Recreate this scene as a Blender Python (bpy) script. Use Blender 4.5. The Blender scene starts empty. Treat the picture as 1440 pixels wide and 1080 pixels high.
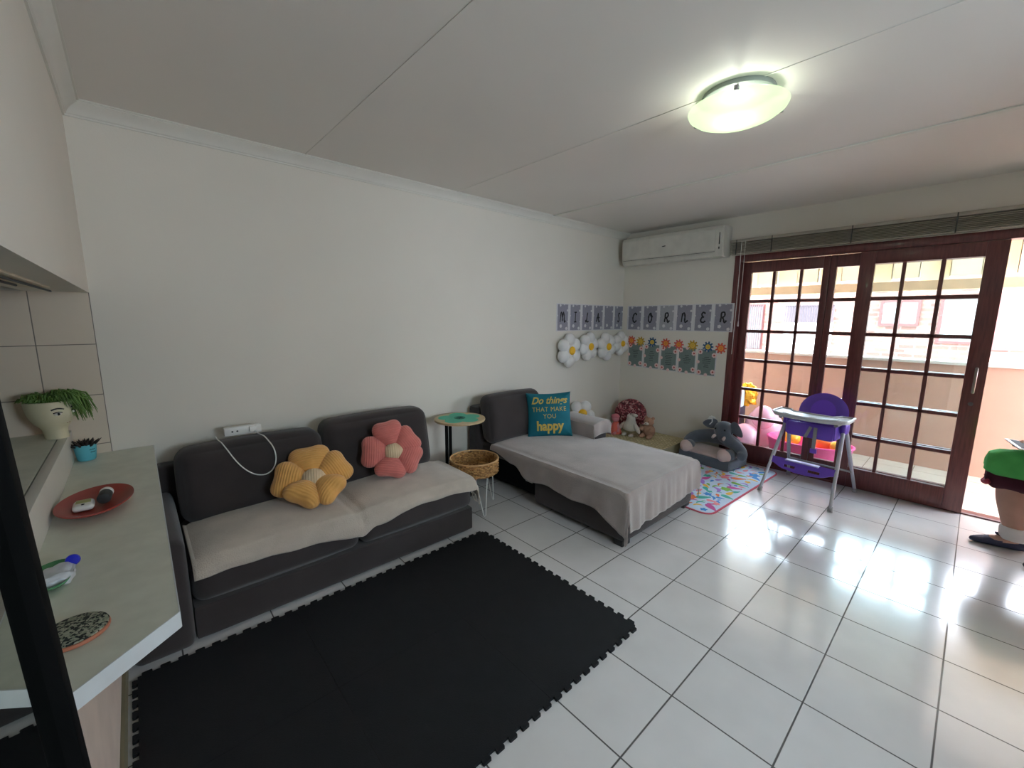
import bpy, bmesh, math, random
from mathutils import Vector, Matrix, noise
from mathutils.bvhtree import BVHTree
random.seed(7)
PI=math.pi
col=bpy.context.scene.collection
# ------------------------------------------------------------------ materials
def lin(c):
    return tuple(((v/255)/12.92 if v/255<=.04045 else ((v/255+.055)/1.055)**2.4) for v in c)
class NT:
    def __init__(s,m): s.t=m.node_tree; s.t.nodes.clear()
    def n(s,ty,**kw):
        nd=s.t.nodes.new(ty)
        for k,v in kw.items():
            if k.startswith('i_'):
                nm=k[2:]; nm=int(nm) if nm.isdigit() else nm.replace('_',' ')
                nd.inputs[nm].default_value=v
            else: setattr(nd,k,v)
        return nd
    def l(s,a,b): s.t.links.new(a,b)
def mat(name,c,rough=.6,spec=.5,var=.08,scale=8.,bump=0.,bscale=60.,metal=0.,sheen=0.,c2=None,coat=0.,stretch=(1,1,1),emis=None,trans=0,alpha=1):
    m=bpy.data.materials.new(name); m.use_nodes=True; N=NT(m)
    out=N.n('ShaderNodeOutputMaterial'); b=N.n('ShaderNodeBsdfPrincipled'); N.l(b.outputs[0],out.inputs[0])
    tc=N.n('ShaderNodeTexCoord'); mp=N.n('ShaderNodeMapping'); mp.inputs['Scale'].default_value=stretch; N.l(tc.outputs['Object'],mp.inputs[0])
    ns=N.n('ShaderNodeTexNoise'); ns.inputs['Scale'].default_value=scale; ns.inputs['Detail'].default_value=4; N.l(mp.outputs[0],ns.inputs['Vector'])
    r=N.n('ShaderNodeValToRGB'); c=lin(c)
    a=[max(0,v*(1-var)) for v in c]; z=[v*(1+var) for v in c] if c2 is None else lin(c2)
    r.color_ramp.elements[0].color=(*a,1); r.color_ramp.elements[1].color=(*z,1)
    r.color_ramp.elements[0].position=.3; r.color_ramp.elements[1].position=.7
    N.l(ns.outputs['Fac'],r.inputs[0]); N.l(r.outputs[0],b.inputs['Base Color'])
    b.inputs['Roughness'].default_value=rough; b.inputs['Specular IOR Level'].default_value=spec; b.inputs['Metallic'].default_value=metal
    b.inputs['Sheen Weight'].default_value=sheen; b.inputs['Coat Weight'].default_value=coat
    if bump:
        n2=N.n('ShaderNodeTexNoise'); n2.inputs['Scale'].default_value=bscale; N.l(mp.outputs[0],n2.inputs['Vector'])
        bp=N.n('ShaderNodeBump'); bp.inputs['Strength'].default_value=bump; bp.inputs['Distance'].default_value=.01
        N.l(n2.outputs['Fac'],bp.inputs['Height']); N.l(bp.outputs[0],b.inputs['Normal'])
    if emis: b.inputs['Emission Color'].default_value=(*lin(emis[0]),1); b.inputs['Emission Strength'].default_value=emis[1]
    if trans:
        b.inputs['Transmission Weight'].default_value=trans
    return m
S=.355
def tile_mat(name,tc_,gc,size=(S,S),g=.0045,rough=.13,axes=(0,1),off=(0,0),bump=.3,var=.06,spec=.5,coat=0):
    m=bpy.data.materials.new(name); m.use_nodes=True; N=NT(m)
    out=N.n('ShaderNodeOutputMaterial'); b=N.n('ShaderNodeBsdfPrincipled'); N.l(b.outputs[0],out.inputs[0])
    ge=N.n('ShaderNodeNewGeometry'); sp=N.n('ShaderNodeSeparateXYZ'); N.l(ge.outputs['Position'],sp.inputs[0])
    es=[];cells=[]
    for k in range(2):
        ad=N.n('ShaderNodeMath',operation='ADD'); ad.inputs[1].default_value=off[k]+size[k]*100; N.l(sp.outputs[axes[k]],ad.inputs[0])
        dv=N.n('ShaderNodeMath',operation='DIVIDE'); dv.inputs[1].default_value=size[k]; N.l(ad.outputs[0],dv.inputs[0])
        fr=N.n('ShaderNodeMath',operation='FRACT'); N.l(dv.outputs[0],fr.inputs[0])
        fl=N.n('ShaderNodeMath',operation='FLOOR'); N.l(dv.outputs[0],fl.inputs[0]); cells.append(fl)
        su=N.n('ShaderNodeMath',operation='SUBTRACT'); su.inputs[1].default_value=.5; N.l(fr.outputs[0],su.inputs[0])
        ab=N.n('ShaderNodeMath',operation='ABSOLUTE'); N.l(su.outputs[0],ab.inputs[0])
        mr=N.n('ShaderNodeMapRange'); mr.inputs['From Min'].default_value=.5-g/size[k]*.9; mr.inputs['From Max'].default_value=.5-g/size[k]*.45
        N.l(ab.outputs[0],mr.inputs[0]); es.append(mr)
    mx=N.n('ShaderNodeMath',operation='MAXIMUM'); N.l(es[0].outputs[0],mx.inputs[0]); N.l(es[1].outputs[0],mx.inputs[1])
    cb=N.n('ShaderNodeCombineXYZ'); N.l(cells[0].outputs[0],cb.inputs[0]); N.l(cells[1].outputs[0],cb.inputs[1])
    wn=N.n('ShaderNodeTexWhiteNoise'); N.l(cb.outputs[0],wn.inputs['Vector'])
    ns=N.n('ShaderNodeTexNoise'); ns.inputs['Scale'].default_value=5; ns.inputs['Detail'].default_value=5; N.l(ge.outputs['Position'],ns.inputs['Vector'])
    ad=N.n('ShaderNodeMath',operation='MULTIPLY_ADD'); ad.inputs[1].default_value=.25; N.l(wn.outputs[0],ad.inputs[0]); N.l(ns.outputs['Fac'],ad.inputs[2])
    r=N.n('ShaderNodeValToRGB'); c=lin(tc_); r.color_ramp.elements[0].color=(*[v*(1-var) for v in c],1); r.color_ramp.elements[1].color=(*[v*(1+var) for v in c],1)
    r.color_ramp.elements[0].position=.35; r.color_ramp.elements[1].position=.95
    N.l(ad.outputs[0],r.inputs[0])
    mi=N.n('ShaderNodeMix',data_type='RGBA'); N.l(mx.outputs[0],mi.inputs[0]); N.l(r.outputs[0],mi.inputs[6]); mi.inputs[7].default_value=(*lin(gc),1)
    N.l(mi.outputs[2],b.inputs['Base Color'])
    rr=N.n('ShaderNodeMapRange'); rr.inputs['To Min'].default_value=rough; rr.inputs['To Max'].default_value=.8; N.l(mx.outputs[0],rr.inputs[0]); N.l(rr.outputs[0],b.inputs['Roughness'])
    b.inputs['Specular IOR Level'].default_value=spec; b.inputs['Coat Weight'].default_value=coat; b.inputs['Coat Roughness'].default_value=.08
    hm=N.n('ShaderNodeMath',operation='MULTIPLY_ADD'); hm.inputs[1].default_value=-1; N.l(mx.outputs[0],hm.inputs[0])
    sm=N.n('ShaderNodeMath',operation='MULTIPLY'); sm.inputs[1].default_value=.12; N.l(ns.outputs['Fac'],sm.inputs[0]); N.l(sm.outputs[0],hm.inputs[2])
    bp=N.n('ShaderNodeBump'); bp.inputs['Strength'].default_value=bump; bp.inputs['Distance'].default_value=.004; N.l(hm.outputs[0],bp.inputs['Height']); N.l(bp.outputs[0],b.inputs['Normal'])
    return m
def brick_mat():
    m=bpy.data.materials.new('face_brick'); m.use_nodes=True; N=NT(m)
    out=N.n('ShaderNodeOutputMaterial'); b=N.n('ShaderNodeBsdfPrincipled'); N.l(b.outputs[0],out.inputs[0])
    ge=N.n('ShaderNodeNewGeometry'); sp=N.n('ShaderNodeSeparateXYZ'); N.l(ge.outputs['Position'],sp.inputs[0])
    cb=N.n('ShaderNodeCombineXYZ'); N.l(sp.outputs[1],cb.inputs[0]); N.l(sp.outputs[2],cb.inputs[1])
    br=N.n('ShaderNodeTexBrick'); N.l(cb.outputs[0],br.inputs['Vector'])
    br.inputs['Scale'].default_value=1; br.inputs['Brick Width'].default_value=.23; br.inputs['Row Height'].default_value=.085; br.inputs['Mortar Size'].default_value=.012
    br.inputs['Color1'].default_value=(*lin((112,74,62)),1); br.inputs['Color2'].default_value=(*lin((74,42,36)),1); br.inputs['Mortar'].default_value=(*lin((104,88,80)),1)
    br.inputs['Bias'].default_value=-.3
    N.l(br.outputs[0],b.inputs['Base Color']); b.inputs['Roughness'].default_value=.85
    return m
def glass_mat(name,tint=(240,246,246),refl=.9,haze=0.0):
    m=bpy.data.materials.new(name); m.use_nodes=True; N=NT(m)
    out=N.n('ShaderNodeOutputMaterial'); t=N.n('ShaderNodeBsdfTransparent'); t.inputs[0].default_value=(*lin(tint),1)
    g=N.n('ShaderNodeBsdfGlossy'); g.inputs['Roughness'].default_value=.02
    f=N.n('ShaderNodeFresnel'); f.inputs[0].default_value=1.45
    mu=N.n('ShaderNodeMath',operation='MULTIPLY'); mu.inputs[1].default_value=refl; N.l(f.outputs[0],mu.inputs[0])
    mx=N.n('ShaderNodeMixShader'); N.l(mu.outputs[0],mx.inputs[0]); N.l(t.outputs[0],mx.inputs[1]); N.l(g.outputs[0],mx.inputs[2])
    if haze:
        d=N.n('ShaderNodeBsdfDiffuse'); d.inputs[0].default_value=(.8,.8,.8,1)
        tl=N.n('ShaderNodeBsdfTranslucent'); tl.inputs[0].default_value=(.9,.88,.85,1)
        m2=N.n('ShaderNodeMixShader'); m2.inputs[0].default_value=.6; N.l(d.outputs[0],m2.inputs[1]); N.l(tl.outputs[0],m2.inputs[2])
        m3=N.n('ShaderNodeMixShader'); m3.inputs[0].default_value=haze; N.l(mx.outputs[0],m3.inputs[1]); N.l(m2.outputs[0],m3.inputs[2]); mx=m3
    N.l(mx.outputs[0],out.inputs[0])
    return m
def translucent_mat(name,c,ct):
    m=bpy.data.materials.new(name); m.use_nodes=True; N=NT(m)
    out=N.n('ShaderNodeOutputMaterial'); d=N.n('ShaderNodeBsdfDiffuse'); d.inputs[0].default_value=(*lin(c),1)
    t=N.n('ShaderNodeBsdfTranslucent'); t.inputs[0].default_value=(*lin(ct),1)
    tc=N.n('ShaderNodeTexCoord'); ns=N.n('ShaderNodeTexNoise'); ns.inputs['Scale'].default_value=3; N.l(tc.outputs['Object'],ns.inputs['Vector'])
    mr=N.n('ShaderNodeMapRange'); mr.inputs['To Min'].default_value=.12; mr.inputs['To Max'].default_value=.2; N.l(ns.outputs['Fac'],mr.inputs[0])
    mx=N.n('ShaderNodeMixShader'); N.l(mr.outputs[0],mx.inputs[0]); N.l(d.outputs[0],mx.inputs[1]); N.l(t.outputs[0],mx.inputs[2]); N.l(mx.outputs[0],out.inputs[0])
    return m
def wood_mat(name,c,c2,rough=.25,axis=2,scale=6,coat=.3):
    st=[14,14,14]; st[axis]=1.2
    return mat(name,c,rough,c2=c2,stretch=tuple(st),scale=scale,coat=coat)
def rib_mat(name,c,axis_scale=150,rough=.9):
    """knitted rib: fine wave in object space along local x"""
    m=mat(name,c,rough,.2,.06,20,sheen=.3)
    N=m.node_tree; b=[n for n in N.nodes if n.type=='BSDF_PRINCIPLED'][0]
    tc=N.nodes.new('ShaderNodeTexCoord'); w=N.nodes.new('ShaderNodeTexWave'); w.bands_direction='X'; w.inputs['Scale'].default_value=axis_scale/20*3; w.inputs['Distortion'].default_value=.4
    N.links.new(tc.outputs['Object'],w.inputs['Vector'])
    bp=N.nodes.new('ShaderNodeBump'); bp.inputs['Strength'].default_value=.6; bp.inputs['Distance'].default_value=.004
    N.links.new(w.outputs['Fac'],bp.inputs['Height']); N.links.new(bp.outputs[0],b.inputs['Normal'])
    return m
def weave_mat(name,c,c2,sc=60):
    m=mat(name,c,.7,.3,.1,30)
    N=m.node_tree; b=[n for n in N.nodes if n.type=='BSDF_PRINCIPLED'][0]
    tc=N.nodes.new('ShaderNodeTexCoord'); ck=N.nodes.new('ShaderNodeTexBrick')
    ck.inputs['Scale'].default_value=1; ck.inputs['Brick Width'].default_value=.05; ck.inputs['Row Height'].default_value=.022; ck.inputs['Mortar Size'].default_value=.004
    ck.inputs['Color1'].default_value=(*lin(c),1); ck.inputs['Color2'].default_value=(*lin(c2),1); ck.inputs['Mortar'].default_value=(*[v*.5 for v in lin(c)],1)
    N.links.new(tc.outputs['Object'],ck.inputs['Vector']); N.links.new(ck.outputs[0],b.inputs['Base Color'])
    bp=N.nodes.new('ShaderNodeBump'); bp.inputs['Strength'].default_value=.8; bp.inputs['Distance'].default_value=.006; bp.invert=True
    N.links.new(ck.outputs['Fac'],bp.inputs['Height']); N.links.new(bp.outputs[0],b.inputs['Normal'])
    return m
def speckle_mat(name,c,cols,scale=60):
    m=mat(name,c,.8)
    N=m.node_tree; b=[n for n in N.nodes if n.type=='BSDF_PRINCIPLED'][0]
    tc=N.nodes.new('ShaderNodeTexCoord'); v=N.nodes.new('ShaderNodeTexVoronoi'); v.inputs['Scale'].default_value=scale
    r=N.nodes.new('ShaderNodeValToRGB'); r.color_ramp.interpolation='CONSTANT'
    N.links.new(tc.outputs['Object'],v.inputs['Vector']); s=N.nodes.new('ShaderNodeSeparateColor'); N.links.new(v.outputs['Color'],s.inputs[0]); N.links.new(s.outputs[0],r.inputs[0])
    cols=[c]+cols
    while len(r.color_ramp.elements)<len(cols): r.color_ramp.elements.new(.5)
    for i,cc in enumerate(cols): r.color_ramp.elements[i].position=i/len(cols); r.color_ramp.elements[i].color=(*lin(cc),1)
    N.links.new(r.outputs[0],b.inputs['Base Color'])
    return m
WALL=mat('wall_paint',(226,220,209),.75,.3,.025,1.5,bump=.04,bscale=90)
CEIL=mat('ceiling_paint',(228,222,215),.7,.3,.02,1.2,bump=.03,bscale=120)
TRIMW=mat('white_trim',(222,219,210),.55,.4,.02)
FLOOR=tile_mat('floor_tiles',(222,220,220),(70,66,64),rough=.2,spec=.9,coat=.6)
BALF=tile_mat('balcony_tiles',(218,210,200),(150,136,120),rough=.3)
KTILE=tile_mat('kitchen_wall_tiles',(216,202,184),(120,112,102),size=(.2065,.259),axes=(0,2),off=(1.941,-.033),g=.003,rough=.3,var=.04,bump=.2)
MAHOG=wood_mat('mahogany',(116,56,54),(84,36,36),.32,2)
FAB=mat('charcoal_fabric',(60,54,54),.95,.15,.12,5,bump=.25,bscale=500,sheen=.25)
FABD=mat('black_lining',(28,27,29),.95,.1)
LEGB=mat('black_leg',(26,25,27),.5)
THROW=mat('grey_fleece',(190,178,165),.98,.1,.1,9,bump=.35,bscale=180,sheen=.5)
THROW2=mat('grey_fleece_dark',(156,145,141),.98,.1,.12,6,bump=.35,bscale=180,sheen=.6)
FOAM=mat('black_foam',(24,25,28),.75,.3,.1,12,bump=.2,bscale=300)
COUNTER=mat('counter_laminate',(210,211,196),.42,.4,.06,14,c2=(218,219,205))
COUNTW=mat('counter_edge',(214,218,220),.4)
PINKW=mat('half_wall_paint',(214,196,184),.7)
SKIRT=mat('khaki_skirting',(120,112,90),.5)
BLACK=mat('black_gloss',(9,9,10),.75,.12)
WHITEP=mat('white_plastic',(226,224,218),.35)
GREYP=mat('grey_plastic',(150,150,150),.4)
ACW=mat('aircon_plastic',(206,202,192),.35)
DARKM=mat('dark_grille',(50,50,50),.6)
BLIND=mat('blind_slats',(164,156,144),.45)
PURPLE=mat('purple_plastic',(108,72,190),.32,.5,.03)
SILV=mat('silver_tube',(188,190,200),.3,metal=.35)
PEACH=mat('balcony_paint',(192,154,136),.8,.3,.05,2)
PAPER=mat('white_paper',(214,212,214),.6)
CARDG=mat('grey_violet_print',(146,144,156),.6,.3,.1,150)
SAGE=mat('sage_print',(120,134,130),.6,.3,.06,60)
INK=mat('black_ink',(22,22,26),.6)
PINKF=mat('pale_pink_print',(232,200,196),.6); REDD=mat('rust_print',(176,70,60),.6)
YEL=mat('yolk_yellow',(240,186,30),.45); FOILW=mat('white_foil',(232,230,228),.3,.6,.03,bump=.5,bscale=22)
TEAL=mat('teal_cushion',(22,108,124),.75,.3,.12,9,bump=.1,bscale=300); GOLDT=mat('gold_lettering',(206,178,84),.5)
YELK=rib_mat('mustard_knit',(226,168,94)); PINK=rib_mat('coral_knit',(214,122,114)); CREAMK=rib_mat('cream_knit',(222,196,160))
WICK=mat('wicker',(150,98,52),.6,.4,.45,60,c2=(206,160,100)); LWOOD=mat('light_wood',(196,170,132),.45,stretch=(2,14,14))
TEALP=mat('teal_flower_paint',(50,178,148),.45); KHW=weave_mat('khaki_weave',(232,220,178),(200,184,138))
WIREW=mat('white_wire',(224,224,220),.4)
ELE=mat('elephant_plush',(96,102,112),.95,.15,.1,12,bump=.4,bscale=250,sheen=.5); ELEL=mat('pale_pink_plush',(214,188,184),.95,.1,sheen=.5)
BODYF=mat('cream_plush',(206,196,184),.95,.1,.08,bump=.5,bscale=200,sheen=.5); BEARF=mat('tan_plush',(186,146,124),.95,.1,.08,bump=.5,bscale=200)
DOLLP=mat('pink_doll',(216,140,146),.9); DOLLR=mat('coral_dress',(226,112,96),.9)
GREEN=mat('green_leaves',(98,130,62),.6,.4,.3,30); DSUC=mat('dark_succulent',(58,48,44),.6,.4,.2,30)
CERAM=mat('glazed_ceramic',(212,204,172),.45,.5,.05); BLUEP=mat('blue_pot',(92,180,196),.5)
REDP=mat('red_plate',(158,62,52),.35,.5,.08); SKINM=mat('skin',(186,146,130),.6,.4,.06,12); NAVY=mat('navy_shoe',(46,48,74),.7)
SOCK=mat('white_sock',(226,222,220),.9); GREENC=mat('green_cloth',(84,172,92),.85,.2,.1,14); MAROON=mat('maroon_skirt',(66,26,38),.9,.2,.12,10); REDH=mat('red_hem',(150,36,58),.85)
# ------------------------------------------------------------------ mesh builder
class MB:
    def __init__(s): s.b=bmesh.new()
    def _add(s,vs,fs,M=None):
        bv=[s.b.verts.new(M@Vector(v) if M else Vector(v)) for v in vs]
        out=[]
        for f in fs:
            try: out.append(s.b.faces.new([bv[i] for i in f]))
            except ValueError: pass
        return bv,out
    def box(s,x0,x1,y0,y1,z0,z1,bev=0,M=None,seg=2):
        vs=[(x,y,z) for x in (x0,x1) for y in (y0,y1) for z in (z0,z1)]
        fs=[(0,1,3,2),(4,6,7,5),(0,4,5,1),(2,3,7,6),(0,2,6,4),(1,5,7,3)]
        bv,bf=s._add(vs,fs,M)
        if bev:
            es=list({e for f in bf for e in f.edges})
            bmesh.ops.bevel(s.b,geom=es,offset=bev,segments=seg,profile=.6,affect='EDGES')
        return s
    def tube(s,pts,r,n=8,closed=False,cap=True):
        pts=[Vector(p) for p in pts]; L=len(pts); rings=[]
        up=None
        for i,p in enumerate(pts):
            if closed: d=pts[(i+1)%L]-pts[i-1]
            else: d=pts[min(i+1,L-1)]-pts[max(i-1,0)]
            d.normalize()
            if up is None:
                up=Vector((0,0,1)) if abs(d.z)<.9 else Vector((1,0,0))
            a=d.cross(up); 
            if a.length<1e-6: a=d.orthogonal()
            a.normalize(); b=a.cross(d).normalized(); up=b
            rr=r[i] if isinstance(r,(list,tuple)) else r
            rings.append([s.b.verts.new(p+a*math.cos(2*PI*k/n)*rr+b*math.sin(2*PI*k/n)*rr) for k in range(n)])
        R=range(L) if closed else range(L-1)
        for i in R:
            A=rings[i];B=rings[(i+1)%L]
            for k in range(n): s.b.faces.new((A[k],A[(k+1)%n],B[(k+1)%n],B[k]))
        if cap and not closed:
            s.b.faces.new(rings[0][::-1]); s.b.faces.new(rings[-1])
        return s
    def cyl(s,c,r,h,n=24,r2=None,axis='Z',bev=0):
        c=Vector(c); d={'X':Vector((1,0,0)),'Y':Vector((0,1,0)),'Z':Vector((0,0,1))}[axis] if isinstance(axis,str) else Vector(axis).normalized()
        r2=r if r2 is None else r2
        if bev: return s.tube([c,c,c+d*bev*.3,c+d*bev,c+d*(h-bev),c+d*(h-bev*.3),c+d*h,c+d*h],[.001,r-bev,r-bev*.3,r,r2,r2-bev*.3,r2-bev,.001],n)
        return s.tube([c,c+d*h],[r,r2],n)
    def lathe(s,prof,c=(0,0,0),n=32,sx=1,sy=1,M=None):
        rings=[]
        for (r,z) in prof:
            rings.append([s.b.verts.new((M@Vector((r*sx*math.cos(2*PI*k/n),r*sy*math.sin(2*PI*k/n),z)) if M else Vector((r*sx*math.cos(2*PI*k/n),r*sy*math.sin(2*PI*k/n),z)))+Vector(c)) for k in range(n)])
        for i in range(len(rings)-1):
            for k in range(n): s.b.faces.new((rings[i][k],rings[i][(k+1)%n],rings[i+1][(k+1)%n],rings[i+1][k]))
        if prof[0][0]>0: s.b.faces.new(rings[0][::-1])
        if prof[-1][0]>0: s.b.faces.new(rings[-1])
        return s
    def ell(s,c,r,M=None,n=20,m=12):
        if not hasattr(r,'__len__'): r=(r,r,r)
        c=Vector(c); rings=[]
        for i in range(1,m):
            t=PI*i/m
            rings.append([Vector((r[0]*math.sin(t)*math.cos(2*PI*k/n),r[1]*math.sin(t)*math.sin(2*PI*k/n),r[2]*math.cos(t))) for k in range(n)])
        top=Vector((0,0,r[2])); bot=-top
        f=lambda v:s.b.verts.new(c+(M@v if M else v))
        R=[[f(v) for v in ring] for ring in rings]; T=f(top); Bt=f(bot)
        for k in range(n):
            s.b.faces.new((T,R[0][k],R[0][(k+1)%n])); s.b.faces.new((Bt,R[-1][(k+1)%n],R[-1][k]))
            for i in range(len(R)-1): s.b.faces.new((R[i][k],R[i+1][k],R[i+1][(k+1)%n],R[i][(k+1)%n]))
        return s
    def soft(s,x0,x1,y0,y1,z0,z1,r=.04,puff=.03,n=14,M=None,fn=None):
        c=Vector(((x0+x1)/2,(y0+y1)/2,(z0+z1)/2)); h=Vector(((x1-x0)/2,(y1-y0)/2,(z1-z0)/2))
        b2=bmesh.new(); bmesh.ops.create_cube(b2,size=2); bmesh.ops.subdivide_edges(b2,edges=b2.edges[:],cuts=n,use_grid_fill=True)
        pf=puff if hasattr(puff,'__len__') else (puff,)*3
        mp={}
        for v in b2.verts:
            u=v.co.copy(); 
            # concentrate samples near edges
            q=Vector([math.copysign(1-(1-abs(a))**1.4,a) for a in u])
            p=Vector((q.x*h.x,q.y*h.y,q.z*h.z)); inn=Vector([max(-(h[i]-r),min(h[i]-r,p[i])) for i in range(3)])
            d=p-inn
            if d.length>1e-9: p=inn+d.normalized()*r
            for i in range(3):
                j,k=(i+1)%3,(i+2)%3
                p[i]+=pf[i]*q[i]*(1-q[j]**2)*(1-q[k]**2)
            p=p+c
            if fn: p=fn(p)
            mp[v]=s.b.verts.new(M@p if M else p)
        for f in b2.faces: s.b.faces.new([mp[v] for v in f.verts])
        b2.free(); return s
    def inflate(s,out,T,M,m=8,c=None,p=.5,back=1.):
        """closed 2D outline blown up on both sides; M maps (u,v,w) to space"""
        if c is None: c=(sum(o[0] for o in out)/len(out),sum(o[1] for o in out)/len(out))
        n=len(out); 
        edge=[s.b.verts.new(M@Vector((o[0],o[1],0))) for o in out]
        for sg in (1,-1):
            prev=edge
            for i in range(1,m):
                r=math.cos(PI/2*i/m); h=T*(1-r*r)**p*(1 if sg>0 else -back)
                ring=[s.b.verts.new(M@Vector((c[0]+(o[0]-c[0])*r,c[1]+(o[1]-c[1])*r,h))) for o in out]
                for k in range(n):
                    q=(prev[k],prev[(k+1)%n],ring[(k+1)%n],ring[k]); s.b.faces.new(q if sg>0 else q[::-1])
                prev=ring
            cv=s.b.verts.new(M@Vector((c[0],c[1],T*(1 if sg>0 else -back))))
            for k in range(n):
                q=(prev[k],prev[(k+1)%n],cv); s.b.faces.new(q if sg>0 else q[::-1])
        return s
    def prism(s,out,h,M=None,z=0):
        M=M or Matrix()
        a=[s.b.verts.new(M@Vector((o[0],o[1],z))) for o in out]; b=[s.b.verts.new(M@Vector((o[0],o[1],z+h))) for o in out]; n=len(out)
        s.b.faces.new(b); s.b.faces.new(a[::-1])
        for k in range(n): s.b.faces.new((a[k],a[(k+1)%n],b[(k+1)%n],b[k]))
        return s
    def grid(s,f,nu,nv):
        V=[[s.b.verts.new(f(i/nu,j/nv)) for j in range(nv+1)] for i in range(nu+1)]
        for i in range(nu):
            for j in range(nv): s.b.faces.new((V[i][j],V[i+1][j],V[i+1][j+1],V[i][j+1]))
        return s
    def build(s,name,m,parent=None,smooth=True,local=False,solid=0,sub=0,angle=40):
        bmesh.ops.recalc_face_normals(s.b,faces=s.b.faces[:])
        me=bpy.data.meshes.new(name)
        if parent is not None and not local:
            s.b.transform(wm(parent).inverted())
        s.b.to_mesh(me); s.b.free()
        o=bpy.data.objects.new(name,me); col.objects.link(o)
        if m: me.materials.append(m)
        if parent is not None: o.parent=parent
        if smooth:
            me.shade_smooth() if hasattr(me,'shade_smooth') else None
            try: me.set_sharp_from_angle(angle=math.radians(angle))
            except Exception: pass
        if solid:
            md=o.modifiers.new('thickness','SOLIDIFY'); md.thickness=solid; md.offset=0
        if sub:
            md=o.modifiers.new('smooth','SUBSURF'); md.levels=sub; md.render_levels=sub
        return o
def wm(o):
    M=Matrix.LocRotScale(o.location,o.rotation_euler,o.scale)
    return wm(o.parent)@M if o.parent else M
def tag(o,label=None,cat=None,group=None,kind=None):
    if label: o['label']=label
    if cat: o['category']=cat
    if group: o['group']=group
    if kind: o['kind']=kind
    return o
def thing(name,loc,label,cat,rz=0,group=None):
    o=bpy.data.objects.new(name,None); o.empty_display_size=.1; col.objects.link(o); o.location=loc; o.rotation_euler=(0,0,rz)
    return tag(o,label,cat,group)
def struct(o): o['kind']='structure'; return o
def copy_tree(o,parent=None):
    c=o.copy(); col.objects.link(c); c.parent=parent
    for ch in o.children: copy_tree(ch,c)
    return c
def text_mesh(txt,size,shear=0,bold=0,spacing=1,xs=1.):
    cu=bpy.data.curves.new('t','FONT'); cu.body=txt; cu.size=size; cu.shear=shear; cu.offset=bold; cu.align_x='CENTER'; cu.align_y='CENTER'; cu.space_character=spacing
    cu.resolution_u=3
    ob=bpy.data.objects.new('t',cu); col.objects.link(ob); bpy.context.view_layer.update()
    me=bpy.data.meshes.new_from_object(ob); bpy.data.objects.remove(ob); bpy.data.curves.remove(cu)
    b=bmesh.new(); b.from_mesh(me); bpy.data.meshes.remove(me)
    for v in b.verts: v.co.x*=xs
    return b
def frame(o,n,up=(0,0,1)):
    """matrix mapping u->right, v->up, w->normal n, at o"""
    n=Vector(n).normalized(); r=Vector(up).cross(n).normalized(); u=n.cross(r)
    M=Matrix((r,u,n)).transposed().to_4x4(); M.translation=Vector(o); return M
# ================================================================== SETTING
XW=2.78; YB=1.31; ZC=2.475; XK=-1.94; YN=-3.5; XF=-3.6
struct(MB().box(XF,XW+.14,YN,YB,-.12,0).build('floor',FLOOR,smooth=False))
cb=MB().box(XF-.15,XW+.15,YN-.15,YB+.15,ZC,ZC+.25)
struct(cb.build('ceiling',CEIL,smooth=False))
struct(MB().box(XF,XW+.25,YB,YB+.15,-.12,ZC).build('wall_back',WALL,smooth=False))
struct(MB().box(XF-.15,XF,YN,YB+.15,-.12,ZC).build('wall_kitchen',WALL,smooth=False))
w=MB(); w.box(XF,-.9,YN-.15,YN,-.12,ZC); w.box(.1,XW+.15,YN-.15,YN,-.12,ZC); w.box(-.9,.1,YN-.15,YN,-.12,1.15); w.box(-.9,.1,YN-.15,YN,2.0,ZC)  # opening cut for the added rear window
struct(w.build('wall_near',WALL,smooth=False))
w=MB()
for a in ((-.9,-.84,1.15,2.0),(.04,.1,1.15,2.0),(-.84,.04,1.15,1.21),(-.84,.04,1.94,2.0),(-.43,-.37,1.21,1.94)): w.box(a[0],a[1],YN-.10,YN-.04,a[2],a[3],.004)
wf=struct(w.build('added_fill_window',TRIMW))  # invented window behind the camera, added to let in more fill daylight
OY1=.03; OY0=-2.72; OZ=2.10
w=MB(); w.box(XW,XW+.15,OY1,YB,-.12,ZC); w.box(XW,XW+.15,YN,OY0,-.12,ZC); w.box(XW,XW+.15,OY0,OY1,OZ,ZC)
struct(w.build('wall_right',WALL,smooth=False))
# header over the kitchen opening, pillar, half wall
struct(MB().box(XK-.22,XK,YN,YB,1.585,ZC).build('wall_left',WALL,smooth=False))
struct(MB().box(XK-.24,-1.985,YN,-.87,0,1.585).build('wall_pillar',WALL,smooth=False))
w=MB(); w.box(-2.2,-1.965,-.86,YB,0,.72)
struct(w.build('wall_half',PINKW,smooth=False))
struct(MB().box(-1.965,-1.953,-.60,YB,0,.075,.003).build('baseboard_left',SKIRT))
struct(MB().box(XF,XK,YB-.008,YB,.76,1.585).build('wall_tiling',KTILE,smooth=False))
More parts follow.
